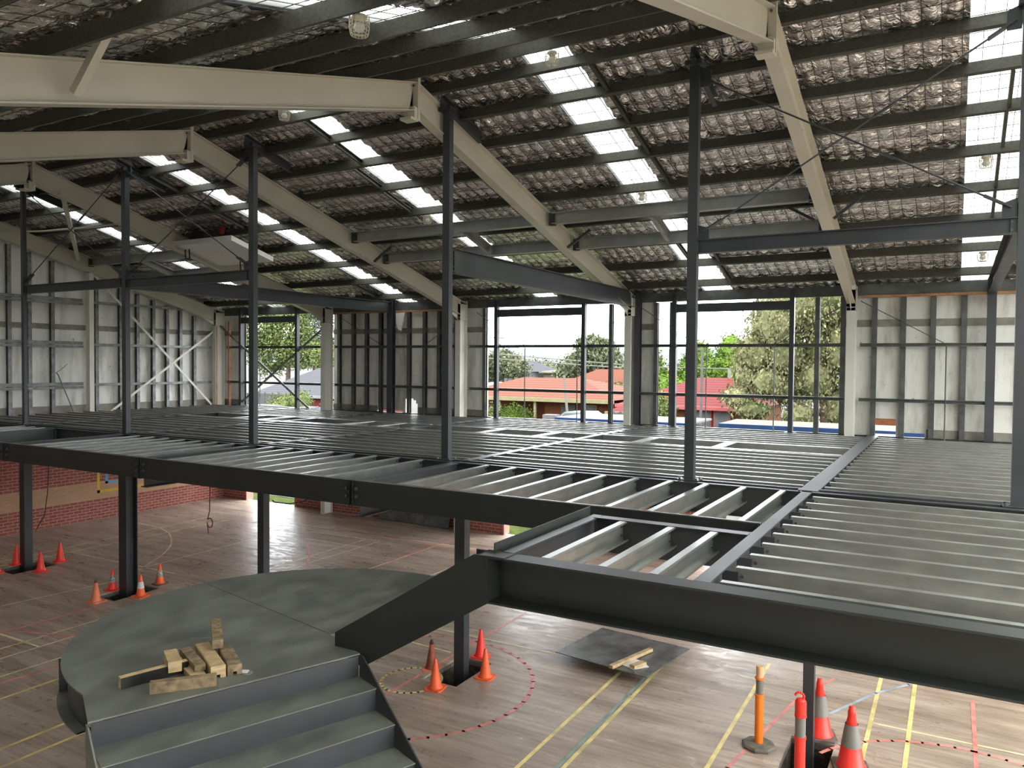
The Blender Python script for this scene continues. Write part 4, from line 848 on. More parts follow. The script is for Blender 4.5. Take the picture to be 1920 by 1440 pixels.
# scuffs and cleat on the landing plate
b_ = MB(); b_.lathe([(.045, 0), (.045, .004)], (-4.91, 4.34, LZ), 20); b_.build('drain_cap', GALV, stair)
b_ = MB(); b_.prism([(-4.98, 4.36), (-4.95, 4.31), (-4.90, 4.33), (-4.93, 4.38)][::1], LZ+.004, LZ+.007); b_.build('tape_scrap', PAPER, stair)
for (x0, y0, x1, y1, wd) in ((-5.95, 4.62, -5.75, 4.78, .02), (-7.0, 6.2, -6.88, 6.32, .015), (-7.1, 3.98, -7.06, 4.0, .02)):
    b_ = MB(); b_.bar((x0, y0, LZ+.001), (x1, y1, LZ+.001), wd, .002); b_.build('weld_scar', GALV, stair)
b_ = MB(); b_.bar((-7.25, 5.85, LZ+.0008), (-4.98, 5.36, LZ+.0008), .006, .0012); b_.build('plate_seam', DARK2, stair)

# timber offcuts on the landing
def block(p, q, wd, h, z, lab, m, yawtilt=0, face=None, notch=False):
    P = Vector((p[0], p[1], z)); Q = Vector((q[0], q[1], z + yawtilt)); c = (P+Q)/2
    t = thing('timber_offcut', lab, 'timber block', (c.x, c.y, z), 'timber offcuts on the landing')
    b_ = MB()
    if notch:
        prof = [(-wd/2, 0), (-.016, 0), (-.016, .028), (.012, .028), (.012, 0), (wd/2, 0), (wd/2, h-.006), (wd/2-.006, h), (-wd/2+.006, h), (-wd/2, h-.006)]
    else: prof = [(-wd/2, 0), (wd/2, 0), (wd/2, h), (-wd/2, h)]
    b_.sweep(prof, tuple(P), tuple(Q)); b_.build('wood', m, t)
    if face:
        d = (Q-P).normalized(); a = d.cross(Vector((0, 0, 1))).normalized(); s_ = face
        b_ = MB(); b_.sweep([(wd/2*s_, .002), ((wd/2+.004)*s_, .002), ((wd/2+.004)*s_, h-.002), (wd/2*s_, h-.002)], tuple(P), tuple(Q)); b_.build('black_face', BLACKP, t)
    return t
Z0 = LZ + .001
block((-5.50, 3.63), (-5.36, 4.12), .055, .09, Z0, 'pale offcut with a black face, leftmost on the landing', TIMBER, 0, 1)
block((-5.235, 3.70), (-4.93, 4.06), .06, .085, Z0, 'long brown offcut lying in front of the pile', TIMBERW)
block((-5.62, 4.16), (-5.33, 3.99), .10, .085, Z0+.025, 'short split offcut tilted on the left of the pile', TIMBER, .015)
block((-5.59, 4.28), (-5.17, 4.10), .085, .05, Z0+.045, 'flat offcut with dark stains in the middle of the pile', TIMBERW, 0)
block((-5.56, 4.22), (-5.13, 4.05), .11, .042, Z0, 'thin pale offcut at the bottom of the pile', TIMBER)
block((-5.55, 4.42), (-5.02, 4.15), .115, .10, Z0, 'wide clean pine offcut with a notched end', TIMBER, 0, None, True)
block((-5.78, 4.75), (-5.28, 4.36), .085, .07, Z0+.11, 'grey offcut lying on top of the pile, pointing away', TIMBERW, .012)
block((-5.36, 4.50), (-4.96, 4.26), .11, .085, Z0, 'dark weathered offcut with a notched end, right of the pile', TIMBERW, 0, None, True)

# ================================================================ SITE OBJECTS ON THE FLOOR
def cone(h, body, base, bm, band=None, rnd=True, rub=False, topmat=None):
    t = thing('traffic_cone', 'x', 'traffic cone', (0, 0, 0), 'traffic cones')
    r0, r1 = h*.205, h*.05; bw = base/2
    b_ = MB()
    c = bw*.22; pts = [(-bw+c, -bw), (bw-c, -bw), (bw, -bw+c), (bw, bw-c), (bw-c, bw), (-bw+c, bw), (-bw, bw-c), (-bw, -bw+c)]
    b_.prism(pts, 0, h*.045); b_.build('base', bm, t)
    b_ = MB(); b_.lathe([(r0*1.22, h*.045), (r0, h*.085), (r0*.94, h*.13), (r1*1.05, h*.955), (r1*.95, h*.985), (r1*.55, h)] if not rub else [(r0*1.12, h*.045), (r0*1.12, h*.06), (r0*.98, h*.09), (r1*1.15, h*.86), (r1*1.25, h*.87), (r1*1.1, h*.94), (r1*.9, h*.95), (r1*.9, h*.99), (r1*.5, h)], n=24); b_.build('cone_body', body, t, True)
    b_.build
    if band:
        z0, z1, m_ = band
        f = lambda z: (r0*.94 + (r1*1.05-r0*.94)*(z-h*.13)/(h*.825)) + .0035
        b_ = MB(); i0 = len(b_.v); b_.lathe([(f(z0*h), z0*h), (f(z1*h), z1*h)], n=24); b_.f = b_.f[:-2]; b_.mi = b_.mi[:-2]; b_.build('reflective_band', m_, t, True)
    if topmat:
        b_ = MB(); b_.lathe([(r1*1.65, h*.86), (r1*1.08, h*.957), (r1*.98, h*.99), (r1*.5, h*1.003)], n=20); b_.build('cone_tip', topmat, t, True)
    return t
def put(c, x, y, lab, rot=0): c.location = (x, y, .0); c.rotation_euler = (0, 0, rot); c['label'] = lab; return c
plain = put(cone(.44, ORANGE, .27, ORANGE), -6.50, 9.22, 'plain orange cone nearest the viewer left of the fourth pit column', .2)
for (x, y, lab, r) in ((-6.08, 9.93, 'plain orange cone right of the fourth pit column', .1),):
    d = dup(plain, (x, y, 0), lab); d.rotation_euler.z = r
red = put(cone(.45, REDC, .27, REDC), -6.58, 10.60, 'bright red cone behind the pit of the fourth column', .1)
for (x, y, lab) in ((-18.42, 9.24, 'orange red cone cut by the left photo edge'), (-18.80, 9.88, 'red cone just left of the leftmost pit column'), (-17.72, 9.82, 'red cone in front right of the leftmost pit column'), (-18.22, 10.55, 'orange red cone furthest right of the leftmost pit')):
    d = dup(red, (x, y, 0), lab); d.rotation_euler.z = random.uniform(-.3, .3)
put(cone(.45, BROWNC, .27, FADED, topmat=mat('dark_soot_tip', (.10, .02, .02, 1), .6)), -6.98, 9.80, 'sooty brown orange cone behind the left one at the fourth pit', .3)
put(cone(.44, FADED, .30, FADED, topmat=mat('dull_tip', (.14, .05, .035, 1), .6)), -14.58, 9.14, 'faded orange cone nearest on the left of the second pit', .1)
put(cone(.42, REDC, .28, REDC, (.38, .72, REFLD)), -15.06, 9.80, 'red cone with a dirty reflective band behind the second pit', .2)
put(cone(.43, ORANGE, .28, ORANGE, (.38, .68, REFLW)), -14.17, 9.82, 'orange cone with a clean white band in front right of the second pit', .2)
put(cone(.44, ORANGE, .27, RUBBER, (.38, .68, REFLD)), -14.60, 10.57, 'orange cone with grey band on a dark base behind the second pit', .1)
put(cone(.75, REDC, .40, RUBBER, (.38, .72, REFL), rub=True), -1.42, 10.55, 'tall red cone with grey band just behind the rightmost pit column', .3)
put(cone(.75, REDC, .40, RUBBER, (.38, .72, REFL), rub=True), -.97, 9.88, 'tall red cone with grey band right of the rightmost pit', .3)
def bollard(x, y, h, r, parts, loop, lab):
    t = thing('bollard', lab, 'bollard', (x, y, 0), 'bollards')
    b_ = MB(); b_.lathe([(.20, 0), (.21, .03), (.19, .05), (.09, .06)], (x, y, 0), 8); b_.build('rubber_base', RUBBER if loop else CONC, t)
    for (z0, z1, m_, rr) in parts:
        b_ = MB(); b_.lathe([(rr*r, z0), (rr*r, z1)], (x, y, 0), 20); b_.build('tube', m_, t, False)
    for z in [p[0] for p in parts[1:]]:
        b_ = MB(); b_.lathe([(r*1.12, z-.012), (r*1.12, z+.012)], (x, y, 0), 20); b_.build('collar', parts[-1][2] if loop else parts[0][2], t)
    if loop:
        b_ = MB(); b_.lathe([(r*1.05, h), (r*.8, h+.03), (r*.3, h+.045)], (x, y, 0), 18); b_.build('cap', REDC, t, True)
        b_ = MB(); b_.tube([(x-.012+.045*math.cos(a), y, h+.065+.04*math.sin(a)) for a in np.linspace(-1.5, 3.2, 12)], .013, 8); b_.build('handle', REDC, t, True)
    return t
bollard(-2.03, 9.86, 1.0, .052, [(.05, .66, AMBER, 1.0), (.66, .87, REFL, .86), (.87, 1.02, TAN, .86)], False, 'amber hollow bollard with grey band and dusty tan top')
bollard(-1.40, 8.96, 1.05, .058, [(.05, .66, REDC, 1.0), (.66, .90, REFL, .97), (.90, 1.06, REDC, 1.06)], True, 'red bollard with grey band and loop handle beside the rightmost pit')
# steel plate on bearers with timber scraps
t = thing('steel_plate', 'dark square steel plate lying raised off the floor right of the red circle', 'steel plate', (-4.6, 11.6, 0))
b_ = MB(); PL = [(-5.46, 11.06), (-3.86, 10.84), (-3.64, 12.30), (-5.26, 12.50)]; b_.prism(PL, .138, .150); b_.build('plate', SPLATE, t)
def lerp2(a, b, s_): return (a[0]+(b[0]-a[0])*s_, a[1]+(b[1]-a[1])*s_)
cen = (-4.55, 11.67)
for k in range(4):
    for s_ in (.12, .37, .63, .88):
        p = lerp2(lerp2(PL[k], PL[(k+1) % 4], s_), cen, .055); b_ = MB(); b_.lathe([(.014, .1503), (.014, .1512)], (p[0], p[1], 0), 10); b_.build('bolt_hole', BLACKP, t)
b_ = MB(); b_.prism([lerp2(p, cen, .5) for p in PL], 0, .138); tag(b_.build('timber_bearer', TIMBERW), 'low timber bearer block hidden under the square steel plate', 'timber block')
b_ = MB(); b_.prism([(-4.40, 11.12), (-4.12, 11.0), (-3.95, 11.22), (-4.08, 11.36), (-4.25, 11.42)], .152, .156); tag(b_.build('paper_sheet', PAPER), 'crumpled white paper on the square steel plate', 'paper')
b_ = MB(); b_.bar((-4.42, 10.85, .185), (-4.14, 11.85, .185), .07, .05); tag(b_.build('timber_offcut', TIMBER), 'long pine stick lying across the paper on the steel plate', 'timber block')
b_ = MB(); b_.bar((-4.15, 11.03, .18), (-4.05, 11.28, .18), .10, .05); tag(b_.build('timber_offcut', TIMBER), 'short pine block beside the long stick on the steel plate', 'timber block')
# steel sheet leaning on the far brick wall
b_ = MB(); b_.poly3([(-15.05, 18.32, .02), (-12.45, 18.26, .02), (-12.42, 18.42, .62), (-15.0, 18.46, .62)], (0, .012, 0)); tag(b_.build('steel_sheet', SPLATE), 'mottled grey steel sheet leaning against the far brick wall', 'steel sheet')
# hanging cords
def cord(pts, r, m, name, lab): b_ = MB(); b_.tube(pts, r, 6); return tag(b_.build(name, m), lab, 'cable', 'hanging cables')
cord([(-14.76, 12, 2.9), (-14.78, 12, 1.9), (-14.80, 12, 1.3), (-14.86, 12, 1.12)] + [(-14.79+.09*math.cos(a), 12, 1.03+.11*math.sin(a)) for a in np.linspace(2.4, -3.2, 16)] + [(-14.84, 12, .78)], .012, CORD, 'hanging_cord', 'red cord with a loop hanging below the deck at left')
cord([(-21.2, 12, 2.9), (-21.22, 12, 1.9), (-21.3, 12, 1.1), (-21.45, 12, .5), (-21.9, 12, .02)], .012, BLKCORD, 'hanging_cord', 'dark cable hanging in front of the brick wall at far left')
cord([(-8.6, 9.2, 2.85), (-8.75, 9.2, 2.68), (-9.1, 9.2, 2.5), (-9.4, 9.2, 2.43), (-9.75, 9.2, 2.42), (-9.8, 9.2, 2.45)], .010, BLKCORD, 'hanging_cord', 'black cable drooping below the middle deck edge')
cord([(-17.3, 11.7, 8.05), (-18.6, 11.5, 8.0), (-20.2, 11.3, 8.0), (-21.6, 11.0, 8.05)], .025, CREAM, 'roof_conduit', 'pale conduit running under the roof at far left')
b_ = MB(); b_.poly3([(-14.45, 18.36, 6.2), (-14.12, 18.36, 6.22), (-14.15, 18.34, 5.98), (-14.2, 18.3, 5.68), (-14.33, 18.32, 5.72), (-14.42, 18.34, 5.95)], (0, .03, 0)); tag(b_.build('insulation_scrap', WHITE), 'torn pale insulation scrap hanging at the top of the solid bay', 'insulation')
cord([(-22.0, 12.67, 4.37), (-22.0, 12.72, 4.32), (-22.0, 13.22, 3.1)], .016, STUDL, 'loose_conduit', 'loose grey conduit leaning on the gable wall left of the cream post')
cord([(-22.02, 12.67, 4.37), (-22.02, 12.8, 4.45), (-22.02, 13.0, 4.62)], .007, BLKCORD, 'loose_wire', 'dark wire from the top of the loose conduit on the gable wall')
# painted sign on the left brick wall
t = thing('painted_wall_sign', 'yellow and blue painted outline with white letters on the left brick wall', 'wall sign', (-22.09, 14.5, .8))
b_ = MB(); b_.box(-22.1, -22.094, 13.91, 13.99, .78, 2.6); b_.box(-22.1, -22.094, 13.91, 15.6, .78, .86); b_.box(-22.1, -22.094, 15.55, 15.62, .78, 2.6); b_.build('yellow_outline', PYEL, t)
b_ = MB(); b_.box(-22.1, -22.092, 14.17, 14.25, 1.03, 2.5); b_.box(-22.1, -22.092, 14.17, 15.35, 1.03, 1.10); b_.box(-22.1, -22.092, 15.28, 15.35, 1.03, 2.5); b_.build('blue_outline', PBLU, t)
b_ = MB()
b_.box(-22.1, -22.09, 14.055, 14.09, 1.40, 1.62)                                            # I
b_.box(-22.1, -22.09, 14.40, 14.43, 1.46, 1.68); b_.box(-22.1, -22.09, 14.33, 14.43, 1.43, 1.47)   # J
b_.box(-22.1, -22.09, 14.50, 14.53, 1.32, 1.60); b_.box(-22.1, -22.09, 14.50, 14.64, 1.32, 1.36)   # L
b_.build('white_lettering', PWHT, t)

# ================================================================ OUTSIDE
b_ = MB()
def q4(b, pts, m): i = len(b.v); b.v += pts; b.f.append((i, i+1, i+2, i+3)); b.mi.append(m)
q4(b_, [(-90, 18.7, -.02), (30, 18.7, -.02), (30, 27, -.02), (-90, 27, -.02)], 0)
q4(b_, [(-90, 27, -.02), (30, 27, -.02), (30, 31, .8), (-90, 31, .8)], 0)
q4(b_, [(-900, 31, .8), (400, 31, .8), (400, 900, .8), (-900, 900, .8)], 1)
q4(b_, [(-900, -60, -.04), (-22.6, -60, -.04), (-22.6, 18.7, -.04), (-900, 18.7, -.04)], 0)
q4(b_, [(18.3, -60, -.04), (400, -60, -.04), (400, 31, -.04), (18.3, 31, -.04)], 1)
q4(b_, [(-22.6, -60, -.04), (18.3, -60, -.04), (18.3, -.3, -.04), (-22.6, -.3, -.04)], 1)
q4(b_, [(-21.4, 19.6, -.005), (-19.4, 19.6, -.005), (-20.0, 21.2, -.005), (-22.6, 21.2, -.005)], 2)
q4(b_, [(-6.8, 18.74, -.005), (-1.5, 18.74, -.005), (0, 26, -.005), (-9.5, 26, -.005)], 2)
q4(b_, [(-10.9, 19.9, -.005), (-8.6, 18.8, -.005), (-8.4, 20.6, -.005), (-11.4, 20.9, -.005)], 2)
struct(b_.build('ground', [GRASS, ASPH, PATH], origin=(0, 20, 0)))
b_ = MB(); b_.cyl((-20.9, 20.4, 0), (-20.9, 20.4, 2.9), .07, n=14); tag(b_.build('verandah_post', POLE), 'grey round post outside the left doorway', 'post')
b_ = MB(); b_.cyl((-10.35, 19.9, 0), (-10.35, 19.9, 2.9), .06, n=14); b_.box(-10.55, -10.35, 19.9, 20.1, 0, .7); tag(b_.build('verandah_post', POLE), 'grey post outside the middle doorway', 'post')
# covered walkway roof with a blue gutter
t = thing('walkway_roof', 'long low white roof with a blue gutter just outside the windows', 'roof', (-5, 24, 0))
b_ = MB(); b_.box(-6.1, 1.0, 23.3, 25.4, 2.98, 3.0); b_.build('roof_sheet', ROOFB, t)
b_ = MB(); b_.box(-6.1, 1.0, 23.2, 23.3, 2.88, 3.0); b_.build('blue_gutter', BLUEP, t)
b_ = MB(); b_.box(-6.1, 1.0, 23.24, 23.34, 2.66, 2.88); b_.build('white_fascia', ROOFW, t)
for x in (-6, -2.5, .9):
    b_ = MB(); b_.box(x-.05, x+.05, 23.6, 23.7, 0, 2.7); b_.build('post', POLE, t)
t = thing('walkway_roof', 'shorter white roof with a blue gutter behind the middle window', 'roof', (-10, 24, 0))
b_ = MB(); b_.box(-11.9, -7.2, 24.0, 26.5, 2.84, 2.90); b_.build('roof_sheet', ROOFW, t)
b_ = MB(); b_.box(-11.9, -7.2, 23.9, 24.0, 2.80, 2.90); b_.build('blue_gutter', BLUEP, t)
b_ = MB(); b_.box(-11.9, -7.2, 23.94, 24.0, 2.62, 2.80); b_.build('white_fascia', ROOFW, t)
for x in (-11.7, -7.4):
    b_ = MB(); b_.box(x-.05, x+.05, 24.2, 24.3, 0, 2.8); b_.build('post', POLE, t)

# houses
def hip(b, x0, x1, y0, y1, ze, zr, r0, r1, ov=.4):
    """hipped roof, ridge from r0 to r1 along x"""
    ym = (y0+y1)/2; x0 -= ov; x1 += ov; y0 -= ov; y1 += ov; i = len(b.v)
    b.v += [(x0, y0, ze), (x1, y0, ze), (x1, y1, ze), (x0, y1, ze), (r0, ym, zr), (r1, ym, zr)]
    for f_ in ((0, 1, 5, 4), (1, 2, 5), (2, 3, 4, 5), (3, 0, 4), (3, 2, 1, 0)): b.f.append(tuple(i+k for k in f_)); b.mi.append(b.m)
def house(lab, x0, x1, y0, y1, z0, ze, zr, r0, r1, wm, rm, windows=(), trim=TRIMY):
    t = thing('house', lab, 'house', ((x0+x1)/2, (y0+y1)/2, z0), 'houses across the street')
    b_ = MB(); b_.box(x0, x1, y0, y1, z0, ze); b_.build('wall', wm, t)
    b_ = MB(); hip(b_, x0, x1, y0, y1, ze, zr, r0, r1); b_.build('roof', rm, t)
    b_ = MB(); b_.box(x0-.45, x1+.45, y0-.5, y0-.38, ze-.16, ze+.02); b_.build('gutter', trim, t)
    for (a, b, c, d) in windows:
        f_ = MB(); f_.box(a-.06, b+.06, y0-.06, y0, c-.06, d+.06); f_ = f_.build('window', trim, t)
        g_ = MB(); g_.box(a, b, y0-.08, y0-.05, c, d); g_.build('pane', GLASSW, f_)
    return t
h1 = house('orange tiled brick house with a porch seen through the middle window', -21.0, -16.9, 40.8, 47, .3, 2.70, 2.72, -19, -18, WALLB, TILEO, ((-18.6, -17.7, 1.2, 2.3),))
b_ = MB(); hip(b_, -26.6, -16.6, 40.2, 49, 2.72, 3.80, -24.6, -20.3); b_.build('main_roof', TILEO, h1)
b_ = MB(); b_.box(-27.0, -16.2, 39.7, 39.8, 2.52, 2.74); b_.build('fascia', TRIMY, h1)
for x in (-25.2, -23.6, -21.2):
    b_ = MB(); b_.box(x-.07, x+.07, 39.9, 40.04, .3, 2.6); b_.build('porch_post', TRIMY, h1)
b_ = MB(); b_.box(-26.2, -21.0, 43, 43.2, .3, 2.7); b_.build('porch_back_wall', WALLB, h1)
b_ = MB(); b_.box(-19.9, -19.0, 40.74, 40.8, .8, 2.35); b_.build('roller_shutter', FENCE, h1)
h2 = house('red tiled brick house with a white chimney flue in the right window', -15.6, -8.9, 40, 48, .3, 2.55, 4.0, -12.7, -9.6, WALLB, TILER, ((-11.7, -10.95, 1.1, 2.3), (-10.7, -9.95, 1.1, 2.3), (-13.9, -13.0, 1.1, 2.3)), mat('dark_red_gutter', (.20, .03, .03, 1), .6))
b_ = MB(); b_.cyl((-11.0, 44, 3.8), (-11.0, 44, 4.5), .09, n=10); b_.build('chimney_flue', ROOFW, h2)
house('salmon red garage with a red tiled roof beside the orange tiled house', -15.6, -14.2, 38.6, 41, .3, 2.2, 2.75, -15.1, -14.7, WALLR, TILER)
house('grey tiled house with red walls behind the left window', -44.0, -36.5, 40, 48, .3, 2.35, 4.3, -41.6, -38.5, WALLR, TILEG, ((-41, -40, 1.1, 2.0),), ROOFW)
house('large white house with a grey roof far behind the orange tiled house', -53, -46.5, 86, 94, .3, 3.6, 5.0, -50.5, -48, WALLW, TILEG, ((-52, -51, 1.5, 3.0), (-49.5, -48.9, 1.2, 3.2), (-48.3, -47.7, 1.2, 3.2)), ROOFW)
house('cream flat shed far behind the house roofs', -45.5, -37, 88, 96, .3, 3.6, 4.1, -43, -40, WALLC, ROOFW)
house('white roofed house left of the orange tiled house', -34, -27.5, 50, 56, .3, 2.4, 3.2, -32, -29.5, WALLW, ROOFW)
house('orange roofed house behind the orange tiled house', -30.5, -23, 62, 70, .3, 2.7, 4.2, -28.5, -25.5, WALLB, TILEO)
house('cream warehouse far behind the gap left of the conifers', -36, -28, 96, 104, .3, 3.9, 4.4, -34, -30, WALLC, ROOFW)

# trees
def leaves(blobs, n, size, flat=.5, droop=0.0):
    vs = []; tot = sum(b[3]*b[4]*b[5] for b in blobs); out = []
    for (cx, cy, cz, rx, ry, rz_) in blobs:
        k = max(20, int(n*rx*ry*rz_/tot)); d = RNG.normal(size=(k, 3)); d /= np.linalg.norm(d, axis=1)[:, None]; rr = (.55 + .45*RNG.random(k))[:, None]
        p = d*rr*np.array([rx, ry, rz_]) * (1 + .12*RNG.normal(size=(k, 1))) + np.array([cx, cy, cz]); out.append(p)
    p = np.concatenate(out); k = len(p); s_ = size*(.6 + .8*RNG.random(k))[:, None]
    a = RNG.normal(size=(k, 3)); a[:, 2] *= flat; a /= np.linalg.norm(a, axis=1)[:, None]
    b = RNG.normal(size=(k, 3)); b[:, 2] -= droop*3; b -= a*(a*b).sum(1)[:, None]; b /= np.linalg.norm(b, axis=1)[:, None]
    asp = 1 + droop*.9
    V = np.stack([p - a*s_ - b*s_*asp, p + a*s_ - b*s_*asp*.6, p + a*s_*.7 + b*s_*asp, p - a*s_*.8 + b*s_*asp*.8], 1).reshape(-1, 3)
    return V, k
def tree(name, lab, blobs, n, size, lm, trunk, flat=.5, droop=0.0, core=True, cat='tree', grp='trees outside'):
    n = int(n*2.0); size *= .62
    bx = trunk[0][0]
    t = thing(name, lab, cat, (bx[0], bx[1], bx[2]), grp)
    V, k = leaves(blobs, n, size, flat, droop); V = V - np.array(bx)
    me = bpy.data.meshes.new('foliage'); me.from_pydata(V.tolist(), [], [tuple(range(4*i, 4*i+4)) for i in range(k)]); me.materials.append(lm); me.update()
    o = bpy.data.objects.new('foliage', me); COL.objects.link(o); o.parent = t
    if core:
        bm = bmesh.new()
        for (cx, cy, cz, rx, ry, rz_) in blobs:
            r = bmesh.ops.create_icosphere(bm, subdivisions=2, radius=1)
            for v in r['verts']:
                f_ = .74 + .10*math.sin(v.co.x*5+cx)*math.cos(v.co.z*6+cy)
                v.co = Vector((cx-bx[0]+v.co.x*rx*f_, cy-bx[1]+v.co.y*ry*f_, cz-bx[2]+v.co.z*rz_*f_))
        me = bpy.data.meshes.new('inner_foliage'); bm.to_mesh(me); bm.free(); me.materials.append(lm); o = bpy.data.objects.new('inner_foliage', me); COL.objects.link(o); o.parent = t
    b_ = MB()
    for (p0, p1, r0, r1) in trunk: b_.cyl(p0, p1, r0, r1, 8)
    b_.build('trunk', BARK, t)
    return t
G = .8
# large gum at the right window
bl = [(-7.3, 38, 6.6, 1.5, 1.6, 1.5), (-6.0, 38, 7.4, 1.6, 1.6, 1.6), (-4.6, 38, 7.6, 1.6, 1.6, 1.5), (-8.2, 38, 5.2, 1.2, 1.4, 1.3), (-6.9, 38, 5.2, 1.2, 1.3, 1.3), (-4.2, 38, 5.6, 1.1, 1.3, 1.7), (-7.6, 37.5, 3.9, .9, 1.1, .9), (-3.7, 37.6, 4.0, .8, 1.1, 1.4), (-9.0, 37.6, 3.2, .9, 1.0, .6), (-8.2, 37.3, 2.6, 1.0, 1.0, .6), (-5.4, 38.4, 5.6, .9, 1, 1.2), (-6.2, 37.7, 2.4, .9, 1, .7), (-3.0, 38, 7, 1.4, 1.5, 1.6), (-5.2, 38, 9.0, 1.8, 1.6, 1.0), (-5.6, 38.3, 4.0, 1.2, 1.2, 1.2), (-7.0, 38.2, 3.6, 1.0, 1.0, .9), (-4.4, 38.4, 2.8, 1.1, 1.0, 1.2), (-6.4, 38.6, 4.8, 1.2, 1, 1.0), (-3.2, 38.2, 2.4, .9, 1, 1.2), (-8.6, 38, 4.2, .9, 1, .9)]
tree('gum_tree', 'huge drooping gum tree filling the right half of the right window', bl, 20000, .058, LF_GUM, [((-5.0, 38.2, G), (-5.2, 38.2, 3.2), .28, .22), ((-5.2, 38.2, 3.2), (-6.6, 38, 5.2), .16, .1), ((-5.2, 38.2, 3.2), (-4.2, 38, 6.0), .18, .1), ((-5.2, 38.2, 2.4), (-7.4, 37.8, 3.6), .09, .05), ((-6.6, 38, 5.2), (-6.0, 38, 7.0), .09, .05)], .8, 1.0, True)
# conifers
def conebl(x, y, z0, z1, r, n=8): return [(x, y, z0 + (z1-z0)*k/n, r*(1-.86*(k/n)**1.9), r*.8*(1-.86*(k/n)**1.9), (z1-z0)/n*1.15) for k in range(n)]
tree('conifer', 'bright green conifer behind the red tiled house, right one', conebl(-15.4, 62, 1.0, 7.2, 3.0), 7200, .12, LF_CON, [((-15.7, 62, G), (-15.7, 62, 6), .2, .05)], .6)
tree('conifer', 'bright green conifer behind the red tiled house, middle one', conebl(-18.6, 64, 1.0, 6.7, 3.0), 7200, .12, LF_CON, [((-18.4, 63, G), (-18.4, 63, 6), .2, .05)], .6)
tree('conifer', 'bright green conifer behind the red tiled house, left one', conebl(-21.9, 62, 1.0, 6.0, 2.4), 5200, .12, LF_CON, [((-21.1, 62, G), (-21.1, 62, 5.5), .2, .05)], .6)
tree('street_tree', 'small round tree at the left side of the right window', [(-12.4, 35, 3.0, .75, .8, .62), (-11.8, 35, 2.7, .6, .7, .5), (-12.9, 35, 2.75, .5, .6, .5)], 1800, .07, LF_GRN, [((-12.3, 35, G), (-12.3, 35, 2.4), .07, .05), ((-12.3, 35, 1.9), (-12.8, 35, 2.6), .04, .02)])
tree('eucalypt', 'tall pale gum behind the orange roofs in the middle window', [(-33.0, 75, 6.6, 2.0, 2, 1.1), (-34.2, 75, 4.8, 1.6, 2, 1.4), (-31.6, 75, 5.4, 1.7, 2, 1.6), (-30.4, 75, 3.6, 1.6, 2, 1.3), (-35.8, 76, 3.4, 2.0, 2, 1.2)], 4200, .16, LF_DUL, [((-33, 75, G), (-32.8, 75, 6), .22, .08)], .7, .4, False)
tree('eucalypt', 'round olive tree at the left edge of the middle window', [(-46.8, 80, 4.6, 2.3, 2, 1.8), (-44.9, 80, 4.0, 1.5, 2, 1.3), (-48.6, 80, 3.4, 1.3, 2, 1.8)], 3800, .17, LF_DUL, [((-46.8, 80, G), (-46.8, 80, 4), .22, .1)])
for i, (x, y, z, r, h) in enumerate([(-58, 112, 3.2, 3.6, 2.2), (-53, 114, 3.6, 3.6, 2.4), (-48, 112, 3.3, 3.4, 2.2), (-43.5, 112, 3.2, 3.2, 2.0), (-66, 118, 3.4, 4, 2.4), (-38.5, 108, 3.2, 3.2, 1.9), (-33.5, 110, 3.4, 3.0, 1.9), (-29, 118, 3.4, 3.4, 1.9)]):
    tree('distant_tree', 'dull green distant tree in the tree line beyond the roofs, %s from the left' % ORD[[1, 2, 3, 4, 0, 5, 6, 7][i]], [(x, y, z, r*1.25, 2.4, h), (x+r*.6, y, z-.6, r*.9, 2, h*.8)], 1500, .22, LF_DUL, [((x, y, G), (x, y, z), .25, .1)])
tree('garden_tree', 'bright bushy tree right of the orange roof', [(-18.3, 56, 2.9, 1.9, 1.6, 1.1), (-16.7, 56, 2.6, 1.3, 1.6, .9)], 2200, .11, LF_CON, [((-18.3, 56, G), (-18.3, 56, 2.6), .12, .06)])
tree('garden_tree', 'low green hedge line behind the white roofed house', [(-34 + 1.5*k, 61, 2.5, 1.1, 1, .75) for k in range(9)], 3000, .12, LF_GRN, [((-30, 61, G), (-30, 61, 2), .12, .06)])
tree('hedge', 'clipped round hedge in front of the carport', [(-21.2, 37.5, 1.5, 1.25, .9, .95)], 3000, .05, LF_HED, [((-21.2, 37.5, G), (-21.2, 37.5, 1.2), .06, .04)], cat='hedge')
tree('hedge', 'upright green shrub left of the clipped hedge', [(-22.6, 37.6, 1.4, .5, .6, 1.0)], 1400, .05, LF_GRN, [((-22.6, 37.6, G), (-22.6, 37.6, 1.0), .05, .03)], cat='hedge')
tree('rose_bush', 'pale rose bush at the left edge of the middle window', [(-23.0, 33, 1.7, .7, .6, .9), (-22.2, 33, 1.2, .6, .6, .6)], 1800, .05, LF_FLW, [((-23.0, 33, G), (-23.0, 33, 1.2), .05, .03)], cat='shrub')
tree('rose_bush', 'pink rose bush in front of the brick house wall', [(-16.7, 36.5, 1.4, .9, .6, .7)], 1500, .05, LF_FLW, [((-16.7, 36.5, G), (-16.7, 36.5, 1.0), .05, .03)], cat='shrub')
tree('leafy_tree', 'large light green tree at the left of the left window', [(-53.5, 52, 7.4, 2.8, 2, 2.0), (-51.8, 52, 5.8, 2.2, 2, 1.8), (-55.6, 52, 5.2, 2.2, 2, 2.0), (-54, 52, 9.3, 2.8, 2, 1.4), (-57.5, 52, 7.5, 2.4, 2, 2.4)], 9000, .12, LF_GRN, [((-53.5, 52, G), (-53.2, 52, 6), .3, .12)], .6, .2, False)
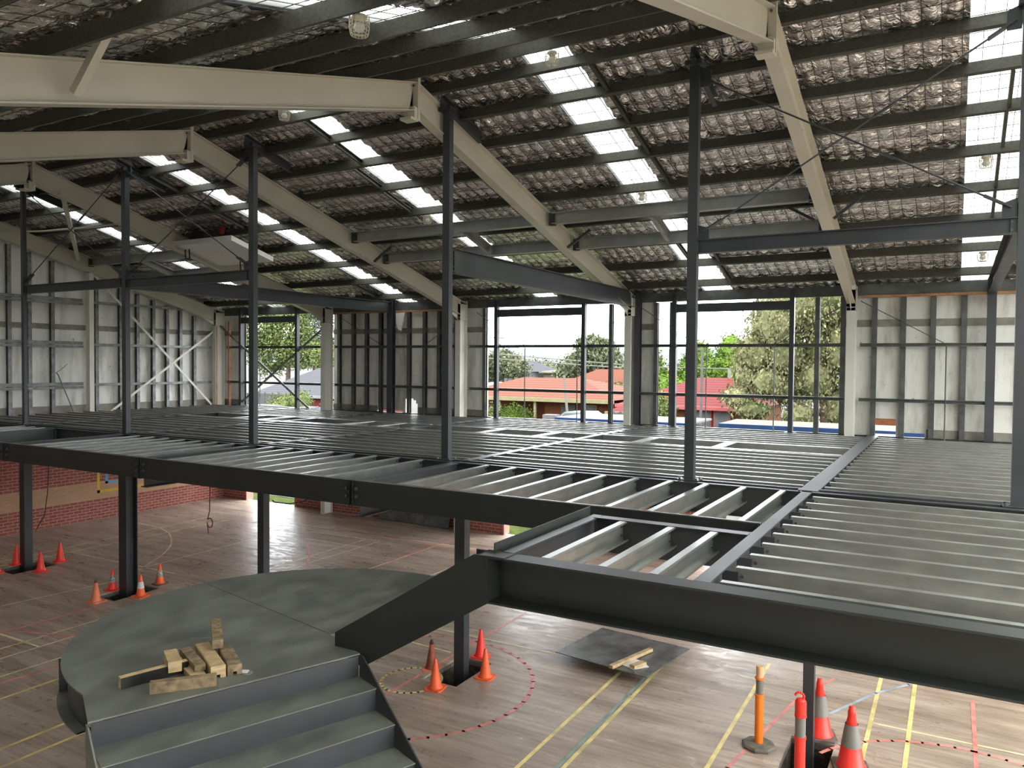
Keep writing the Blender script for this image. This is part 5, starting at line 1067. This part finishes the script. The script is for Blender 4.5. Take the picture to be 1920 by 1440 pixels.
tree('spruce', 'blue green tree in the middle of the left window', [(-58.8, 61, 8.2, 2.3, 2, 2.2), (-57.6, 61, 6.0, 1.8, 2, 1.6), (-60.6, 61, 5.4, 1.8, 2, 1.6), (-58.8, 61, 10.2, 2.3, 2, 1.4)], 8000, .11, LF_BLU, [((-58.8, 61, G), (-58.8, 61, 9), .25, .06)], .6, .2, False)
tree('leafy_tree', 'yellow green tree at the right of the left window', [(-45.4, 49, 4.9, 1.7, 1.5, 1.2), (-44.0, 49, 4.2, 1.5, 1.5, 1.2)], 2600, .12, LF_GRN, [((-45.2, 49, G), (-45.2, 49, 4), .15, .06)])
tree('bush', 'bright bush in front of the grey tiled house', [(-34.6, 33.5, 1.9, 1.3, 1, .95), (-33.4, 33.5, 2.3, .8, .8, .8), (-35.6, 33.4, 1.4, .9, .8, .7)], 3200, .06, LF_GRN, [((-34.6, 33.5, G), (-34.6, 33.5, 1.2), .06, .04)], cat='shrub')
tree('bush', 'pale bush at the lower right of the left window', [(-31.4, 34, 1.6, .8, .8, .8)], 1200, .06, LF_FLW, [((-31.4, 34, G), (-31.4, 34, 1.2), .06, .04)], cat='shrub')
# hills
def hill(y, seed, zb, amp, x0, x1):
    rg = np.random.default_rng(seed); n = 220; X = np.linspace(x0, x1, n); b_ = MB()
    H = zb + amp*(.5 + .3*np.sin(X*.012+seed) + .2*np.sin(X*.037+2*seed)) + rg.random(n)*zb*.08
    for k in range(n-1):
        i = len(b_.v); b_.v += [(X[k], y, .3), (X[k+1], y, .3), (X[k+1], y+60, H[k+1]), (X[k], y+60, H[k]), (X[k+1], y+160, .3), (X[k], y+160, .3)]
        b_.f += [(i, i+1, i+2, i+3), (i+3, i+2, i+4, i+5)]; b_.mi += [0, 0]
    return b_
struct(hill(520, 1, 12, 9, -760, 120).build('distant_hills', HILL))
# poles, wires, street things
b_ = MB(); b_.cyl((-9.75, 34, .8), (-9.70, 34, 5.4), .06, n=10); b_.bar((-9.70, 34, 5.38), (-10.25, 34, 5.46), .10, .06); tag(b_.build('street_lamp', POLE), 'grey lamp post right of the fifth upper column', 'street lamp')
b_ = MB(); b_.cyl((-27.7, 45, .8), (-27.75, 45, 6.8), .15, n=10); b_.bar((-27.7, 45, 6.45), (-26.3, 45, 6.4), .08, .08); tag(b_.build('power_pole', POLEW), 'pale power pole with a cross arm at the left of the middle window', 'power pole')
b_ = MB(); b_.cyl((-56, 122, .8), (-56, 122, 8.4), .12, n=8); tag(b_.build('power_pole', POLE), 'thin distant pole in the middle window', 'power pole')
b_ = MB(); b_.cyl((-18.05, 38, .8), (-18.4, 38, 4.1), .07, n=10); tag(b_.build('street_pole', WALLC), 'pale leaning pole in front of the orange tiled roof', 'pole')
for j, (p, q) in enumerate([((-37, 60, 5.6), (-23, 60, 4.6)), ((-23, 60, 4.5), (-13.5, 60, 4.4)), ((-37, 58, 5.2), (-23, 58, 4.4))]):
    b_ = MB(); b_.cyl(p, q, .05, n=6); tag(b_.build('power_line', POLEW), ['upper power line crossing the middle window', 'power line in front of the conifers', 'lower power line crossing the middle window'][j], 'power line')
# car
t = thing('car', 'white hatchback parked in front of the red garage', 'car', (-17.4, 40, .3))
cx0, cyy, s_ = -18.9, 36.2, 1.0
b_ = MB(); prof = [(0, .45), (.15, .85), (.95, .98), (1.55, 1.42), (2.9, 1.45), (3.7, 1.0), (4.1, .85), (4.2, .45)]
b_.poly3([(cx0+.0+x*.9, cyy, .8+z) for x, z in prof], (0, 1.6, 0)); b_.build('body', CARW, t)
b_ = MB(); b_.poly3([(cx0+x*.9, cyy-.01, .8+z) for x, z in ((1.1, 1.0), (1.62, 1.36), (2.8, 1.38), (3.45, 1.02))], (0, 1.62, 0)); b_.build('windows', CARG, t)
for x in (.85, 3.3):
    for yy in (cyy-.02, cyy+1.46):
        b_ = MB(); b_.cyl((cx0+x*.9, yy, 1.12), (cx0+x*.9, yy+.16, 1.12), .31, n=18); b_.build('wheel', RUBBER, t)
b_ = MB(); b_.box(-15.6, -14.4, 29.8, 30.3, 2.0, 2.5); 
b_ = MB(); b_.box(-12.75, -12.25, 24.6, 25.0, 0, 2.92); b_.box(-12.5, -12.28, 24.58, 24.6, 2.68, 2.88); tag(b_.build('air_conditioner', WALLW), 'pale air conditioner box on the low roof in the middle window', 'air conditioner')
b_ = MB(); b_.box(-4.95, -4.2, 30, 30.5, .0, 3.0); 
# fence, bins, cubes in the left window
b_ = MB()
for k in range(9): b_.box(-41.5 + k*.62, -41.5 + k*.62 + .56, 36, 36.05, .8, 2.6); b_.box(-41.5+k*.62+.56, -41.5+k*.62+.62, 35.98, 36.07, .8, 2.7)
tag(b_.build('fence', FENCE), 'grey panelled fence at the left of the left window', 'fence')
b_ = MB()
for k in range(26): b_.box(-15.7 + k*.13, -15.7 + k*.13 + .11, 38.0, 38.03, .8, 2.2 + .05*math.sin(k*2.1))
tag(b_.build('fence', FENCE), 'weathered paling fence between the garage and the brick house', 'fence')
for (x, y, m1, m2, lab) in ((-30.2, 31, BINB, BINB, 'pale blue bin left one in the left window'), (-28.9, 31, BINB, BINB, 'pale blue bin right one in the left window'), (-31.0, 35.5, BINR, BING, 'maroon wheelie bin with a green lid in the left window')):
    t = thing('wheelie_bin', lab, 'bin', (x, y, .3), 'bins in the left window'); b_ = MB(); b_.quadbox([(x-.25, y-.25, .3), (x+.25, y-.25, .3), (x+.25, y+.25, .3), (x-.25, y+.25, .3), (x-.33, y-.33, 2.2), (x+.33, y-.33, 2.2), (x+.33, y+.33, 2.2), (x-.33, y+.33, 2.2)]); b_.build('bin_body', m1, t)
    b_ = MB(); b_.box(x-.36, x+.36, y-.38, y+.36, 2.2, 2.28); b_.build('lid', m2, t)
for x, lab in ((-33.2, 'left small white crate outside the left window'), (-32.4, 'right small white crate outside the left window')):
    b_ = MB(); b_.box(x, x+.65, 30, 30.5, .62, 2.35); tag(b_.build('white_crate', WALLW), lab, 'crate', 'white crates outside')
b_ = MB(); b_.box(-13.6, -13.35, 25.5, 25.6, 2.2, 4.2); 
# brick outbuilding seen through the holes at right
b_ = MB(); b_.box(-3.2, 1.6, 30, 34, 0, 3.6); tag(b_.build('brick_shed', WALLB), 'small orange brick shed seen through the hole low in the right solid bay', 'shed')
b_ = MB(); b_.box(-1.75, -1.15, 20.2, 20.7, 2.7, 3.12); tag(b_.build('air_conditioner', WALLW), 'white air conditioner box outside the hole in the right solid bay', 'air conditioner')
